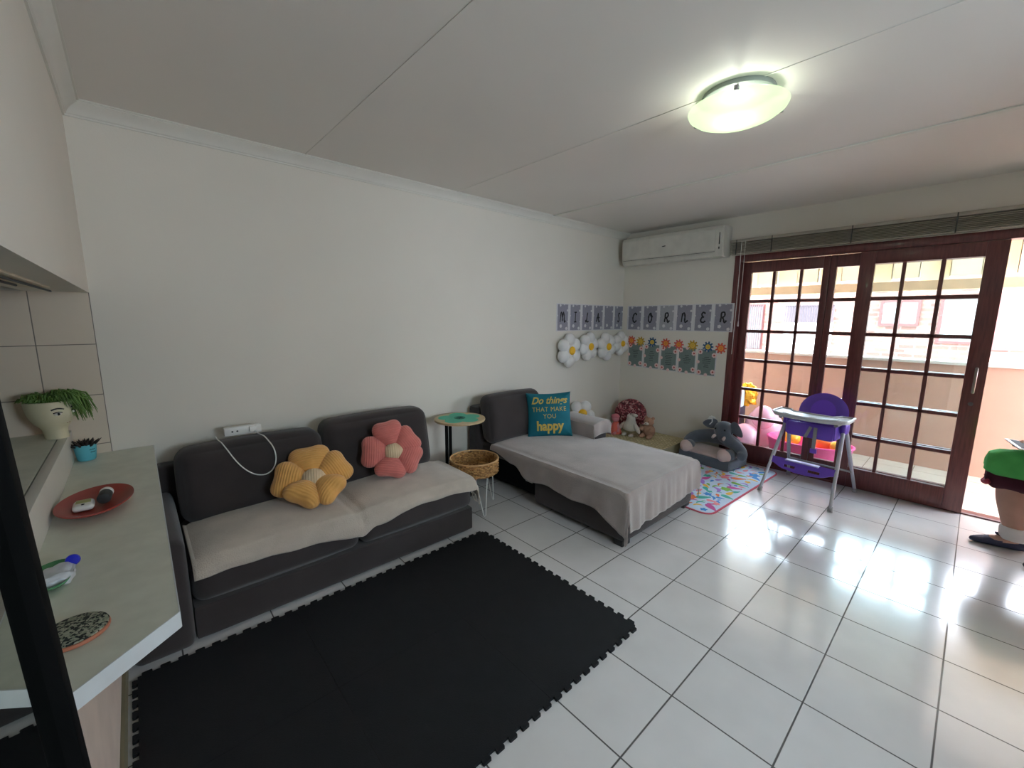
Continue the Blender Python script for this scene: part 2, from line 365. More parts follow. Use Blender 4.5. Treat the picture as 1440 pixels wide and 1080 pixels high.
# cornices: cove profile
def cornice(p0,p1,nrm,name):
    p0=Vector(p0);p1=Vector(p1); n=Vector(nrm); pr=[(0,-.07),(.008,-.07),(.008,-.062),(.014,-.058),(.02,-.045),(.032,-.03),(.048,-.018),(.056,-.012),(.056,-.006),(.064,-.006),(.064,0),(0,0)]
    b=MB(); A=[b.b.verts.new(p0+n*a+Vector((0,0,z))) for a,z in pr]; B=[b.b.verts.new(p1+n*a+Vector((0,0,z))) for a,z in pr]
    for k in range(len(pr)): b.b.faces.new((A[k],A[(k+1)%len(pr)],B[(k+1)%len(pr)],B[k]))
    b.b.faces.new(A); b.b.faces.new(B[::-1])
    struct(b.build(name,TRIMW,angle=30))
cornice((XK,YB,ZC),(XW,YB,ZC),(0,-1,0),'trim_1'); cornice((XK,YN,ZC),(XK,YB,ZC),(1,0,0),'trim_2')
for i,x in enumerate((-.88,.265)):
    struct(MB().box(x-.005,x+.005,YN,YB-.06,ZC-.003,ZC,.001).build('trim_%d'%(i+3),CEIL,smooth=False))
struct(MB().box(1.40,1.445,YN,YB-.06,ZC-.009,ZC,.004).build('trim_5',TRIMW,smooth=False))
# ------------------------------------------------------------------ doors
def panel(name,x0,x1,ycols,ymin,ymax,zrows,zb,zt):
    """timber door leaf with glazing openings; ycols list of (ya,yb) with ya>yb"""
    b=MB(); y=ymax
    cols_=sorted(ycols,key=lambda c:-c[0]); ztop=max(z[1] for z in zrows); zbot=min(z[0] for z in zrows)
    b.box(x0,x1,cols_[0][0],ymax,zb,zt,.004); b.box(x0,x1,ymin,cols_[-1][1],zb,zt,.004)
    yl,yr=cols_[-1][1],cols_[0][0]
    b.box(x0,x1,yl,yr,zb,zbot,.003); b.box(x0,x1,yl,yr,ztop,zt,.003)
    mx=.006
    for a,c in zip(cols_,cols_[1:]): b.box(x0+mx,x1-mx,c[0],a[1],zbot,ztop,.004)
    zr=sorted(zrows)
    for a,c in zip(zr,zr[1:]): b.box(x0+mx,x1-mx,yl,yr,a[1],c[0],.004)
    o=struct(b.build(name,MAHOG,angle=30))
    g=MB(); xm=(x0+x1)/2; g.box(xm-.002,xm+.002,yl-.004,yr+.004,zbot-.004,ztop+.004)
    gl=g.build('glass',GLASS,o,smooth=False)
    return o
GLASS=glass_mat('door_glass')
MB().box(-.84,.04,YN-.072,YN-.068,1.21,1.94).build('glass',GLASS,wf,smooth=False)  # pane of the added rear window
rows=[(.185+.2955*i,.185+.2955*i+.2655) for i in range(6)]
w=MB(); X0=XW-.001; X1=XW+.13
w.box(X0,X1,-.035,OY1,0,OZ,.004); w.box(X0,X1,OY0,OY0+.06,0,OZ,.004); w.box(X0,X1,OY0+.06,-.035,2.035,OZ,.004); w.box(XW+.03,X1,OY0+.06,-.035,0,.012,.003)
struct(w.build('door_1',MAHOG,angle=30))
panel('door_2',2.845,2.885,[(-.115,-.302),(-.328,-.525),(-.55,-.70)],-.752,-.037,rows,.014,2.032)
panel('door_3',2.845,2.885,[(-.80,-1.0),(-1.03,-1.236),(-1.247,-1.454),(-1.466,-1.668)],-1.76,-.754,rows,.014,2.032)
d4=panel('door_4',2.785,2.825,[(-1.065,-1.232),(-1.256,-1.449),(-1.475,-1.669)],-1.778,-.965,rows,.014,2.032)
h=MB(); h.tube([(2.785,-1.725,1.12),(2.745,-1.725,1.13),(2.735,-1.725,1.10),(2.735,-1.725,.98),(2.745,-1.725,.95),(2.785,-1.725,.96)],.009,8)
h.build('door_handle',mat('brass_handle',(150,136,130),.3,metal=.8),d4)
h=MB(); h.cyl((2.785,-1.725,.86),.014,-.006,16,axis='X'); h.build('keyhole',mat('steel_keyhole',(120,116,120),.35,metal=.8),d4)
# rolled-up venetian blind
bl=thing('venetian_blind',(2.73,-1.3,2.105),'raised taupe venetian blind stacked above the dark red glazed doors','blind')
MB().box(2.705,2.765,-2.72,.055,2.215,2.243,.003).build('headrail',BLIND,bl)
for k in range(8):
    z=2.118+.0118*k; MB().box(2.708,2.758,-2.72,.05,z,z+.003+.002*(k%3==0)).build('slat',BLIND,bl,smooth=False)
MB().box(2.706,2.76,-2.72,.05,2.102,2.113,.003).build('bottom_rail',BLIND,bl)
for y in (.0,-.31,-.9,-1.5,-2.1): MB().box(2.7045,2.7065,y-.004,y+.004,2.10,2.243).build('ladder_cord',DARKM,bl,smooth=False)
c=MB(); c.tube([(2.70,-.05,2.22),(2.70,-.052,1.9),(2.702,-.05,1.5),(2.705,-.045,1.12)],.0028,6); c.tube([(2.70,-.085,2.22),(2.70,-.085,1.8),(2.7,-.083,1.45)],.002,6); c.build('pull_cord',WIREW,bl)
c=MB(); c.cyl((2.7,-.083,1.40),.008,.05,10,r2=.004); c.build('cord_tassel',WHITEP,bl)
# ------------------------------------------------------------------ air conditioner
ac=thing('air_conditioner',(2.68,.66,2.09),'white wall-mounted air conditioner in the corner above the letter cards','air conditioner')
b=MB(); pr=[(2.78,2.09),(2.64,2.075),(2.60,2.09),(2.578,2.13),(2.57,2.345),(2.585,2.375),(2.61,2.385),(2.78,2.385)]
M=Matrix(((0,0,1,0),(0,1,0,0),(1,0,0,0),(0,0,0,1)))
def yprism(b,pr,y0,y1):
    A=[b.b.verts.new((x,y0,z)) for x,z in pr];B=[b.b.verts.new((x,y1,z)) for x,z in pr];n=len(pr)
    b.b.faces.new(A);b.b.faces.new(B[::-1])
    for k in range(n): b.b.faces.new((A[k],A[(k+1)%n],B[(k+1)%n],B[k]))
yprism(b,pr,.075,1.225)
es=[e for e in b.b.edges if all(v.co.y<.08 for v in e.verts) or all(v.co.y>1.22 for v in e.verts)]
bmesh.ops.bevel(b.b,geom=es,offset=.01,segments=3,affect='EDGES'); b.build('housing',ACW,ac,angle=35)
b=MB(); yprism(b,[(2.5765,2.14),(2.573,2.142),(2.564,2.342),(2.568,2.345)],.15,1.21); b.build('front_panel',ACW,ac,smooth=False)
b=MB(); yprism(b,[(2.63,2.0745),(2.596,2.088),(2.579,2.118),(2.574,2.116),(2.592,2.084),(2.629,2.0705)],.17,1.17); b.build('louvre',ACW,ac)
MB().box(2.5725,2.5755,.15,1.2,2.1305,2.1335).build('outlet_gap',DARKM,ac,smooth=False)
MB().box(2.567,2.575,.108,.114,2.20,2.31).build('indicator_slot',DARKM,ac,smooth=False)
MB().box(2.567,2.576,.107,.115,2.155,2.175).build('display',DARKM,ac,smooth=False)
b=MB(); b.box(2.5615,2.5665,.70,.712,2.24,2.247); b.box(2.5615,2.5665,.686,.698,2.24,2.2495); b.box(2.5615,2.5665,.674,.684,2.242,2.2505); b.build('maker_mark',DARKM,ac,smooth=False)
b=MB()
for k in range(16): b.box(2.62+.009*k,2.625+.009*k,.12,1.18,2.385,2.392)
b.build('top_grille',ACW,ac,smooth=False)
# ------------------------------------------------------------------ ceiling lamp
LX,LY=.335,-.85
lamp=thing('ceiling_lamp',(LX,LY,ZC),'round frosted glass ceiling light, switched on','ceiling light')
MB().cyl((LX,LY,ZC-.02),.15,.02,32,bev=.004).build('base',mat('lamp_base_grey',(140,146,140),.6),lamp)
dm=bpy.data.materials.new('frosted_dome'); dm.use_nodes=True; N=NT(dm)
o_=N.n('ShaderNodeOutputMaterial'); tr=N.n('ShaderNodeBsdfTransparent'); tr.inputs[0].default_value=(.95,1,.95,1)
tl=N.n('ShaderNodeBsdfTranslucent'); tl.inputs[0].default_value=(.16,.24,.12,1); gl=N.n('ShaderNodeBsdfGlossy'); gl.inputs['Roughness'].default_value=.1
em=N.n('ShaderNodeEmission'); em.inputs[0].default_value=(.70,.98,.56,1); em.inputs[1].default_value=.60
m1=N.n('ShaderNodeMixShader'); m1.inputs[0].default_value=.06; N.l(tl.outputs[0],m1.inputs[1]); N.l(gl.outputs[0],m1.inputs[2])
m2=N.n('ShaderNodeMixShader'); m2.inputs[0].default_value=.22; N.l(m1.outputs[0],m2.inputs[1]); N.l(tr.outputs[0],m2.inputs[2])
ad=N.n('ShaderNodeAddShader'); N.l(m2.outputs[0],ad.inputs[0]); N.l(em.outputs[0],ad.inputs[1]); N.l(ad.outputs[0],o_.inputs[0])
R_=.205; b=MB(); prof=[(R_,-.062),(R_*.97,-.075),(R_*.85,-.093),(R_*.65,-.11),(R_*.4,-.122),(R_*.2,-.127),(.002,-.128)]
b.lathe(prof,(LX,LY,ZC),56); bmesh.ops.delete(b.b,geom=[f for f in b.b.faces if len(f.verts)>8],context='FACES_ONLY')
b.build('glass_dome',dm,lamp)
for a in (200,320,80):
    b=MB(); x=LX+R_*math.cos(math.radians(a)); y=LY+R_*math.sin(math.radians(a)); b.box(x-.008,x+.008,y-.008,y+.008,ZC-.072,ZC-.055,.002)
    b.tube([(x,y,ZC-.06),(LX+.1*math.cos(math.radians(a)),LY+.1*math.sin(math.radians(a)),ZC-.012)],.003,6); b.build('clip',GREYP,lamp)
# ================================================================== SOFA
def empties(name,loc,label,cat): return thing(name,loc,label,cat)
sofa=thing('sofa',(-.95,.9,0),'charcoal two-seater sofa under a light grey throw against the long wall','sofa')
MB().soft(-1.72,-.165,.498,1.27,.014,.178,.015,.003,10).build('base',FAB,sofa)
scs=[]
for (a,bx) in ((-1.715,-.952),(-.948,-.165)):
    m_=MB().soft(a,bx,.495,1.12,.18,.375,.05,(.008,.012,.04),18); scs.append(m_.b.copy()); m_.build('seat_cushion',FAB,sofa)
def lean(y0,z0,k): return lambda p: Vector((p.x,p.y+(p.z-z0)*k,p.z))
MB().soft(-1.70,-.965,.93,1.12,.37,.765,.07,(.008,.045,.012),18,fn=lean(.9,.37,.20)).build('back_cushion',FAB,sofa)
MB().soft(-.955,-.20,.93,1.12,.37,.80,.07,(.008,.045,.012),18,fn=lean(.9,.37,.20)).build('back_cushion',FAB,sofa)
MB().soft(-1.93,-.17,1.17,1.295,.03,.66,.03,.003,12).build('back_frame',FAB,sofa)
MB().soft(-1.935,-1.722,.462,1.29,.012,.515,.035,(.006,.006,.012),14).build('armrest',FAB,sofa)
for x,y in ((-1.85,.60),(-.22,.56),(-1.88,1.22),(-.22,1.22)): MB().box(x-.03,x+.03,y-.03,y+.03,0,.02,.003).build('leg',LEGB,sofa)
# throw over the sofa: dropped onto the cushions
jb=bmesh.new()
for s_ in scs:
    me=bpy.data.meshes.new('tmp'); s_.to_mesh(me); jb.from_mesh(me); bpy.data.meshes.remove(me); s_.free()
bv=BVHTree.FromBMesh(jb)
def seat_z(x,y):
    h=bv.ray_cast(Vector((x,y,1)),Vector((0,0,-1)))
    return h[0].z if h[0] else None
def interp(t,pts):
    for (a,va),(b_,vb) in zip(pts,pts[1:]):
        if t<=b_:
            u=(t-a)/(b_-a) if b_>a else 0; u=max(0,min(1,u)); u=u*u*(3-2*u); return va+(vb-va)*u
    return pts[-1][1]
zend=[(-1.712,.315),(-1.5,.318),(-1.2,.30),(-.99,.262),(-.945,.25),(-.86,.285),(-.6,.325),(-.35,.325),(-.17,.30)]
def sheet(u,v):
    x=-1.705+u*(1.705-.105); 
    y=.97-v*.55
    side=max(0,x+.19)
    xx=min(x,-.19); 
    ze=interp(xx,zend)
    yf=.512
    if y>yf:
        zs=[seat_z(xx+dx,y+dy) for dx in (-.05,-.02,.02,.05) for dy in (-.02,0,.02)]; zs=[z for z in zs if z]; z=(sum(zs)/len(zs) if zs else .36)
        z=max(z,(seat_z(xx,y) or 0)-.0)+.009
        t=0
    else:
        t=(yf-y)/(yf-.42); z0=max((seat_z(xx,yf) or .35),.33)+.006; z=z0+(min(z0,ze)-z0)*t; 
        y=yf-.030*math.sin(min(1,t*1.6)*PI/2)-.004*math.sin(xx*37)*t
    z+=.004*noise.noise(Vector((x*6,y*6,0)))
    if side>0:
        d=side; xx=-.165+min(d,.03)*.9+.012; z-=max(0,d-.012)*2.1*(1-v*.3) ; y-=.012*math.sin(y*40)*min(1,d*10)
    return Vector((xx,y,z))
th=MB().grid(sheet,110,44).build('sofa_throw',THROW,None,solid=.006)
tag(th,'light grey fleece throw spread over both seats of the sofa','throw')
b=MB()
for k in range(16):
    y=.50+.02*k; x=-.112+random.uniform(-.004,.004); z=.24+.002*k
    b.tube([(x,y,z),(x+.008,y+random.uniform(-.01,.01),z-.03),(x+.012,y+random.uniform(-.015,.015),z-.06-random.random()*.02)],[.004,.003,.0015],5)
b.build('fringe',THROW,th)
# flower cushions
def petal(a,bw,notch,n=40):
    out=[]
    for i in range(n):
        t=2*PI*i/n; tt=(t+PI)%(2*PI)-PI
        x=a*math.cos(t)-notch*math.exp(-(tt/.42)**2); y=bw*math.sin(t)*(1+.38*math.cos(t))
        out.append((x,y))
    return out
def flower_cushion(name,c,n,up,R,angs,pm,label,T=.07,bend=None):
    root=thing(name,c,label,'cushion')
    F=frame(c,n,up)
    for i,(ang,ln,wd,tw) in enumerate(angs):
        a=math.radians(ang); rot=Matrix.Rotation(a,4,'Z'); tr=Matrix.Translation((R*.56*ln,0,0)); tilt=Matrix.Rotation(math.radians(tw),4,'Y')
        MM=F@rot@tilt@tr
        b=MB(); b.inflate(petal(R*.50*ln,R*.47*wd,R*.11),T,Matrix(),m=7,p=.55)
        o=b.build('petal',pm,root,local=True); 
        L=wm(root).inverted()@MM; o.matrix_local=L@Matrix.Rotation(0,4,'Z')
    b=MB(); b.inflate([(R*.33*math.cos(2*PI*k/24),R*.29*math.sin(2*PI*k/24)) for k in range(24)],T*.75,Matrix(),m=6,p=.5)
    o=b.build('centre',CREAMK,root,local=True); o.matrix_local=wm(root).inverted()@F@Matrix.Translation((0,0,T*.45))
    return root
flower_cushion('flower_cushion',(-1.10,.78,.53),(-.24,-.74,.66),(0,0,1),.21,
   [(97,1.1,1.1,6),(30,1.05,1.,3),(168,1.05,1.,0),(238,.85,1.0,-22),(-42,.9,.9,-20)],YELK,'mustard yellow ribbed flower cushion leaning on the left back cushion of the sofa')
flower_cushion('flower_cushion',(-.585,.82,.585),(-.30,-.90,.34),(0,0,1),.195,
   [(100,1.1,1.,0),(34,1.,1.,0),(174,1.05,1.05,0),(-28,1.,1.,-5),(-103,.9,1.05,-8)],PINK,'coral pink ribbed flower cushion leaning on the right back cushion of the sofa')
# power strip and white cable behind/over the left back cushion
ps=thing('power_strip',(-1.40,1.2,.80),'white power strip on top of the sofa back','power strip')
b=MB(); b.box(-1.46,-1.27,1.165,1.205,.775,.825,.006); b.build('housing',WHITEP,ps)
b=MB()
for x in (-1.42,-1.395): b.cyl((x,1.1655,.80),.005,-.003,10,axis='Y')
b.build('socket_hole',DARKM,ps)
b=MB(); b.box(-1.335,-1.295,1.15,1.17,.785,.82,.005); b.build('plug',WHITEP,ps)
def surf_cable(pts,r,name,m,parent=None):
    P=[Vector(p) for p in pts]; out=[]
    for i in range(len(P)-1):
        p0=P[max(i-1,0)];p1=P[i];p2=P[i+1];p3=P[min(i+2,len(P)-1)]
        for k in range(6):
            t=k/6; out.append(.5*((2*p1)+(-p0+p2)*t+(2*p0-5*p1+4*p2-p3)*t*t+(-p0+3*p1-3*p2+p3)*t**3))
    out.append(P[-1]); return MB().tube(out,r,6).build(name,m,parent)
bj=bmesh.new()
for o_ in sofa.children:
    if o_.name.startswith('back_cushion'):
        t2=bmesh.new(); t2.from_mesh(o_.data); t2.transform(wm(sofa)); me=bpy.data.meshes.new('tmp'); t2.to_mesh(me); bj.from_mesh(me); bpy.data.meshes.remove(me); t2.free()
bvb=BVHTree.FromBMesh(bj)
def onback(x,z,off=.004):
    h=bvb.ray_cast(Vector((x,.2,z)),Vector((0,1,0))); return Vector((x,h[0].y-off if h[0] else 1.1,z))
cpts=[(-1.52,.81),(-1.49,.775),(-1.455,.70),(-1.42,.64),(-1.37,.59),(-1.31,.575),(-1.265,.60),(-1.245,.66),(-1.25,.72),(-1.28,.775),(-1.31,.80)]
cd=[]
for (xa,za),(xb,zb) in zip(cpts,cpts[1:]):
    for k in range(4):
        t=k/4; x=xa+(xb-xa)*t; z=za+(zb-za)*t; cd.append((x,z))
cd.append(cpts[-1])
for _ in range(6): cd=[cd[0]]+[((a[0]+2*b_[0]+c_[0])/4,(a[1]+2*b_[1]+c_[1])/4) for a,b_,c_ in zip(cd,cd[1:],cd[2:])]+[cd[-1]]
P=[]
for x,z in cd:
    h=bvb.ray_cast(Vector((x,.2,z)),Vector((0,1,0)))
    if h[0]: P.append(h[0]+h[1]*.004 if h[1].y<0 else h[0]-h[1]*.004)
top=lambda x,y: (bvb.ray_cast(Vector((x,y,1.2)),Vector((0,0,-1)))[0] or Vector((x,y,.775)))+Vector((0,0,.004))
P=[Vector((-1.50,1.19,.78)),top(-1.50,1.12)]+P+[top(-1.30,1.12),Vector((-1.31,1.16,.795))]
cab=MB().tube(P,.0036,6).build('charging_cable',WIREW)
tag(cab,'thin white charging cable looping down over the left back cushion of the sofa','cable')
# ================================================================== CHAISE
ch=thing('chaise_lounge',(.9,.45,0),'charcoal chaise lounge with one armrest under a grey throw','chaise')
MB().soft(.425,1.375,-.335,.49,.035,.27,.02,.003,10).build('base',FAB,ch)
MB().soft(.52,1.36,.49,1.27,.03,.27,.02,.0,8).build('rear_base',FABD,ch)
b=MB().soft(.425,1.375,-.335,1.27,.27,.385,.045,(.004,.004,.022),18); cs=b.b.copy(); b.build('seat_cushion',FAB,ch)
MB().soft(1.165,1.40,.50,1.28,.30,.525,.045,(.005,.005,.014),12).build('armrest',FAB,ch)
MB().soft(.37,1.165,1.14,1.28,.04,.70,.03,.003,10).build('back_frame',FAB,ch)
MB().soft(.39,1.06,.97,1.12,.385,.80,.07,(.008,.04,.012),18,fn=lean(.95,.385,.16)).build('back_cushion',FAB,ch)
for x,y in ((.475,-.285),(1.325,-.285),(.56,1.2),(1.32,1.2)): MB().box(x-.045,x+.045,y-.035,y+.035,0,.04,.004).build('leg',LEGB,ch)
MB().box(.517,.521,.60,.68,.13,.165).build('label_tag',WHITEP,ch,smooth=False)
# throw over the chaise
bv2=BVHTree.FromBMesh(cs)
def chaise_sheet(u,v):
    X=.40-.24+u*(1.02+.24+.24) ; Y=1.0-v*(1.0+.345+.24)     # flat cloth coordinates
    xl,xr,yf=.413,1.388,-.347
    zt=.40
    ox=xl-X if X<xl else 0; ox2=X-xr if X>xr else 0; oy=yf-Y if Y<yf else 0
    x=min(max(X,xl),xr); y=max(Y,yf)
    h=bv2.ray_cast(Vector((min(max(x,.45),1.35),max(y,-.31),1)),Vector((0,0,-1))); z=(h[0].z if h[0] else .4)+.008
    ln=lambda t:interp(t,[(-.35,.26),(-.1,.165),(.1,.17),(.35,.15),(.5,.17),(.7,.09),(.95,.04)])
    z+=.0035*noise.noise(Vector((X*5,Y*5,1)))
    if ox>0:
        f=ox/.24*ln(Y); z-=f; x=xl-.012*math.sin(min(1,f/.03)*PI/2)-(.016*noise.noise(Vector((Y*8,5,0)))+.006)*min(1,f/.12)-f*.04
    if ox2>0:
        f=ox2/.24*.16; z-=f; x=xr+.012*math.sin(min(1,f/.03)*PI/2)+.008*math.sin(Y*24)*min(1,f/.1)
        if y>.47: x=min(x,1.16); z=max(z,.39)
    if oy>0:
        lf=interp(X,[(.3,.245),(.45,.255),(.6,.25),(.8,.245),(1.1,.235),(1.4,.22)])
        f=oy/.24*lf; z-=f*(1 if (ox==0 and ox2==0) else .55); y=yf-.014*math.sin(min(1,f/.03)*PI/2)-(.016*noise.noise(Vector((X*9,3,0)))+.012*noise.noise(Vector((X*17,8,0)))+.004)*min(1,f/.12)-f*.05
    if y>.47 and x>1.155: x=1.155
    return Vector((x,y,max(z,.05)))
ct=MB().grid(chaise_sheet,100,100).build('chaise_throw',THROW2,None,solid=.007)
tag(ct,'grey fleece throw draped over the seat of the chaise lounge','throw')
b=MB()
def arm_sheet(u,v):
    # across the arm (u) and along it (v)
    s=u*(.16+.245+.22)-.16; y=1.22-v*(.72+.13)
    zt=.548
    if s<0: x=1.155-.004*math.sin(y*30); z=zt-.012+s*.95
    elif s<=.245:
        x=1.158+s*1.02; q=s/.245; z=zt+.008*math.sin(q*PI)-.012*(abs(q-.5)*2)**6
    else: d=s-.245; x=1.413+.006*math.sin(y*26)*min(1,d*10); z=zt-.012-d
    if y<.488:
        d=.488-y; y=.485-.010*math.sin(min(1,d/.03)*PI/2)-.004*math.sin(s*40); z-=d*1.0 if s>0 else d*.2
    return Vector((x,y,max(z,.412)))
at=MB().grid(arm_sheet,44,60).build('armrest_throw',THROW2,None,solid=.006)
tag(at,'grey fleece cover over the armrest of the chaise lounge','throw')
# teal cushion with lettering
CF=frame((.955,.835,.60),(-.66,-.70,.26)); CF=CF@Matrix.Rotation(math.radians(3),4,'Z')
cu=thing('scatter_cushion',(.955,.835,.40),'teal square cushion with gold lettering on the chaise lounge','cushion')
HS=.205; TT=.07
def sq(n=15):
    out=[]
    for sx,sy,dx,dy in ((-1,-1,1,0),(1,-1,0,1),(1,1,-1,0),(-1,1,0,-1)):
        for k in range(n):
            t=2*k/n; px=sx+dx*t; py=sy+dy*t; pin=.07*(1-(2*k/n-1)**2)
            out.append((HS*(px*(1-pin*abs(dy))),HS*(py*(1-pin*abs(dx)))))
    return out
def ch_(x,y):
    u,v=min(1,abs(x)/HS),min(1,abs(y)/HS); r=max(u,v); return TT*(1-r*r)**.55
b=MB(); b.inflate(sq(),TT,CF,m=12,c=(0,0),p=.55); b.build('cover',TEAL,cu)
def cush_text(txt,size,y,shear,bold,xs,sp=1):
    t=text_mesh(txt,size,shear,bold,sp,xs)
    bmesh.ops.triangulate(t,faces=t.faces[:]); 
    for _ in range(2):
        es=[e for e in t.edges if e.calc_length()>.02]
        if es: bmesh.ops.subdivide_edges(t,edges=es,cuts=1); bmesh.ops.triangulate(t,faces=t.faces[:])
    for v in t.verts:
        x=v.co.x; yy=v.co.y+y; v.co=CF@Vector((x,yy,ch_(x,yy)+.0025))
    b=MB(); b.b.free(); b.b=t; 
    o=b.build('lettering',GOLDT,cu,smooth=False); return o
cush_text('Do things',.088,.125,.35,.0022,.92); cush_text('THAT MAKE',.058,.045,0,.0,.9,1.1); cush_text('YOU',.058,-.018,0,0,.9,1.1); cush_text('happy',.118,-.105,0,.004,.86)
# ================================================================== SIDE TABLES
st=thing('side_table',(.10,1.02,0),'round wooden side table with teal flower top on black post','side table')
tz=.668
MB().cyl((.105,1.03,tz-.018),.205,.018,48,bev=.004).build('table_top',LWOOD,st)
out=[]
for i in range(120):
    t=2*PI*i/120; r=.105+.052*abs(math.cos(2.5*t+.3))**.7; out.append((r*math.cos(t)*1.12,r*math.sin(t)*1.12))
b=MB(); b.prism(out,.0012,Matrix.Translation((.105,1.03,tz))); b.build('flower_print',TEALP,st,smooth=False)
b=MB()
M=Matrix.Translation((.105,1.03,tz+.0014))
for (r0,a0,a1) in ((.042,0,2*PI),):
    b.tube([(.105+r0*math.cos(t*PI/16),1.03+r0*math.sin(t*PI/16),tz+.0016) for t in range(32)],.0022,5,closed=True)
for k in range(3):
    y=1.045-.017*k; b.tube([(.105-.028+.004*(k!=1),y,tz+.0016),(.105-.01,y+.003,tz+.0016),(.105+.01,y-.002,tz+.0016),(.105+.028-.004*(k!=1),y,tz+.0016)],.003,5)
b.build('motif',INK,st)
b=MB(); b.box(.005,.025,1.08,1.10,.03,tz-.018,.002); b.box(.040,.060,1.08,1.10,.03,tz-.018,.002); b.build('post',BLACK,st)
b=MB(); b.box(-.02,.16,.93,1.11,tz-.026,tz-.0185,.002); b.build('bracket',BLACK,st)
b=MB(); b.box(-.06,.20,.96,1.14,0,.03,.004); b.build('foot_plate',BLACK,st)
bt=thing('basket_table',(.075,.80,0),'round wicker basket table on white hairpin legs between sofa and chaise','basket table')
c0=(.075,.80); R=.185
b=MB()
for k in range(9):
    n=160; z=.30+.0105*k
    b.tube([(c0[0]+(R-.004+.005*math.sin(22*2*PI*i/n+k*PI))*math.cos(2*PI*i/n),c0[1]+(R-.004+.005*math.sin(22*2*PI*i/n+k*PI))*math.sin(2*PI*i/n),z+.002*math.sin(9*2*PI*i/n)) for i in range(n)],.0068,5,closed=True)
b.build('basket_wall',WICK,bt)
b=MB()
for k in range(15):
    n=80; r=.008+.012*k; b.tube([(c0[0]+r*math.cos(2*PI*i/n),c0[1]+r*math.sin(2*PI*i/n),.298+.003*math.sin(12*2*PI*i/n+k*PI)) for i in range(n)],.0068,5,closed=True)
b.build('basket_floor',WICK,bt)
b=MB(); b.tube([(c0[0]+(R+.001)*math.cos(2*PI*i/64),c0[1]+(R+.001)*math.sin(2*PI*i/64),.398) for i in range(64)],.0062,8,closed=True); b.build('rim',mat('pale_cane',(200,160,110),.5),bt)
for (fx,fy) in ((.023,.605),(.255,.79),(-.075,.90)):
    a=math.atan2(fy-c0[1],fx-c0[0]); tx=lambda da:(c0[0]+.145*math.cos(a+da),c0[1]+.145*math.sin(a+da),.292)
    b=MB(); b.tube([tx(.35),(fx+.008*math.cos(a+1.57),fy+.008*math.sin(a+1.57),.012),(fx,fy,.004),(fx-.008*math.cos(a+1.57),fy-.008*math.sin(a+1.57),.012),tx(-.35)],.0042,8); b.build('hairpin_leg',WIREW,bt)
# ================================================================== FOAM MAT
fm=thing('foam_mat',(-1.03,-.17,0),'black interlocking foam play mat with notched edges in front of the sofa','mat')
def edge_pts(p0,p1,nrm,out_teeth,n=10):
    p0=Vector(p0);p1=Vector(p1); d=(p1-p0); L=d.length; d.normalize(); nn=Vector(nrm); r=[]
    if not out_teeth: return [p0]
    w=L/n; r=[p0]
    for k in range(n):
        a=k*w+w*.27; e=k*w+w*.73; hh=.017
        for (s,q) in ((a,0),(a-w*.06,hh*.6),(a-w*.03,hh),(e+w*.03,hh),(e+w*.06,hh*.6),(e,0)): r.append(p0+d*s+nn*q)
    return r
x0,y0=-1.925,-.765; t_=.597
for i in range(3):
    for j in range(2):
        a=(x0+i*t_+.0006,y0+j*t_+.0006); c=(x0+(i+1)*t_-.0006,y0+(j+1)*t_-.0006)
        pts=[]; pts+=edge_pts((a[0],a[1]),(c[0],a[1]),(0,-1),j==0); pts+=edge_pts((c[0],a[1]),(c[0],c[1]),(1,0),i==2)
        pts+=edge_pts((c[0],c[1]),(a[0],c[1]),(0,1),j==1); pts+=edge_pts((a[0],c[1]),(a[0],a[1]),(-1,0),i==0)
        b=MB(); b.prism([(p[0],p[1]) for p in pts],.012); 
        b.build('foam_tile',FOAM,fm,smooth=False)
# ================================================================== COUNTER
bc=thing('breakfast_counter',(-1.93,.4,.72),'grey laminate counter on the half wall with a chamfered white-edged end','counter')
out=[(-2.075,1.302),(-2.075,-.50),(-1.955,-.628),(-1.782,-.48),(-1.775,1.302)]
b=MB(); b.prism(out,.04,z=.72); b.build('worktop',COUNTER,bc,smooth=False)
b=MB(); 
e=[(-1.775,1.302),(-1.782,-.48),(-1.955,-.628),(-2.075,-.50)]
for p,q in zip(e,e[1:]):
    p=Vector((*p,0));q=Vector((*q,0)); d=(q-p).normalized(); nn=Vector((-d.y,d.x,0))
    if nn.dot(p-Vector((-1.93,.2,0)))<0: nn=-nn
    A=[p-d*.0+nn*.0004,q+nn*.0004,q+nn*.003,p+nn*.003]; b.prism([(v.x,v.y) for v in A],.0415,z=.719)
b.build('edge_strip',COUNTW,bc,smooth=False)
kc=thing('kitchen_worktop',(-2.3,.4,.72),'pale grey-green kitchen worktop raised behind the counter','worktop')
b=MB(); b.box(-2.70,-2.112,-.86,1.30,.868,.898); b.build('worktop',COUNTER,kc,smooth=False)
b=MB(); b.box(-2.108,-2.0755,-.86,1.30,.7215,.90,.003); b.build('white_edge',TRIMW,kc)
b=MB(); b.box(-2.69,-2.2005,-.86,1.30,0,.868); b.build('cabinet_body',WHITEP,kc,smooth=False)
rl=thing('hanging_rail',(-2.05,.3,1.572),'thin dark metal rail under the kitchen opening header','rail')
b=MB(); b.tube([(-2.034,.9,1.572),(-2.04,-.86,1.572)],.004,8); b.build('rod',DARKM,rl)
b=MB(); b.tube([(-2.066,.42,1.570),(-2.068,-.86,1.570)],.004,8); b.build('rod',DARKM,rl)
b=MB(); b.box(-2.11,-2.02,-.86,.75,1.5775,1.585,.002); b.build('mounting_plate',mat('cream_plate',(214,200,176),.5),rl)
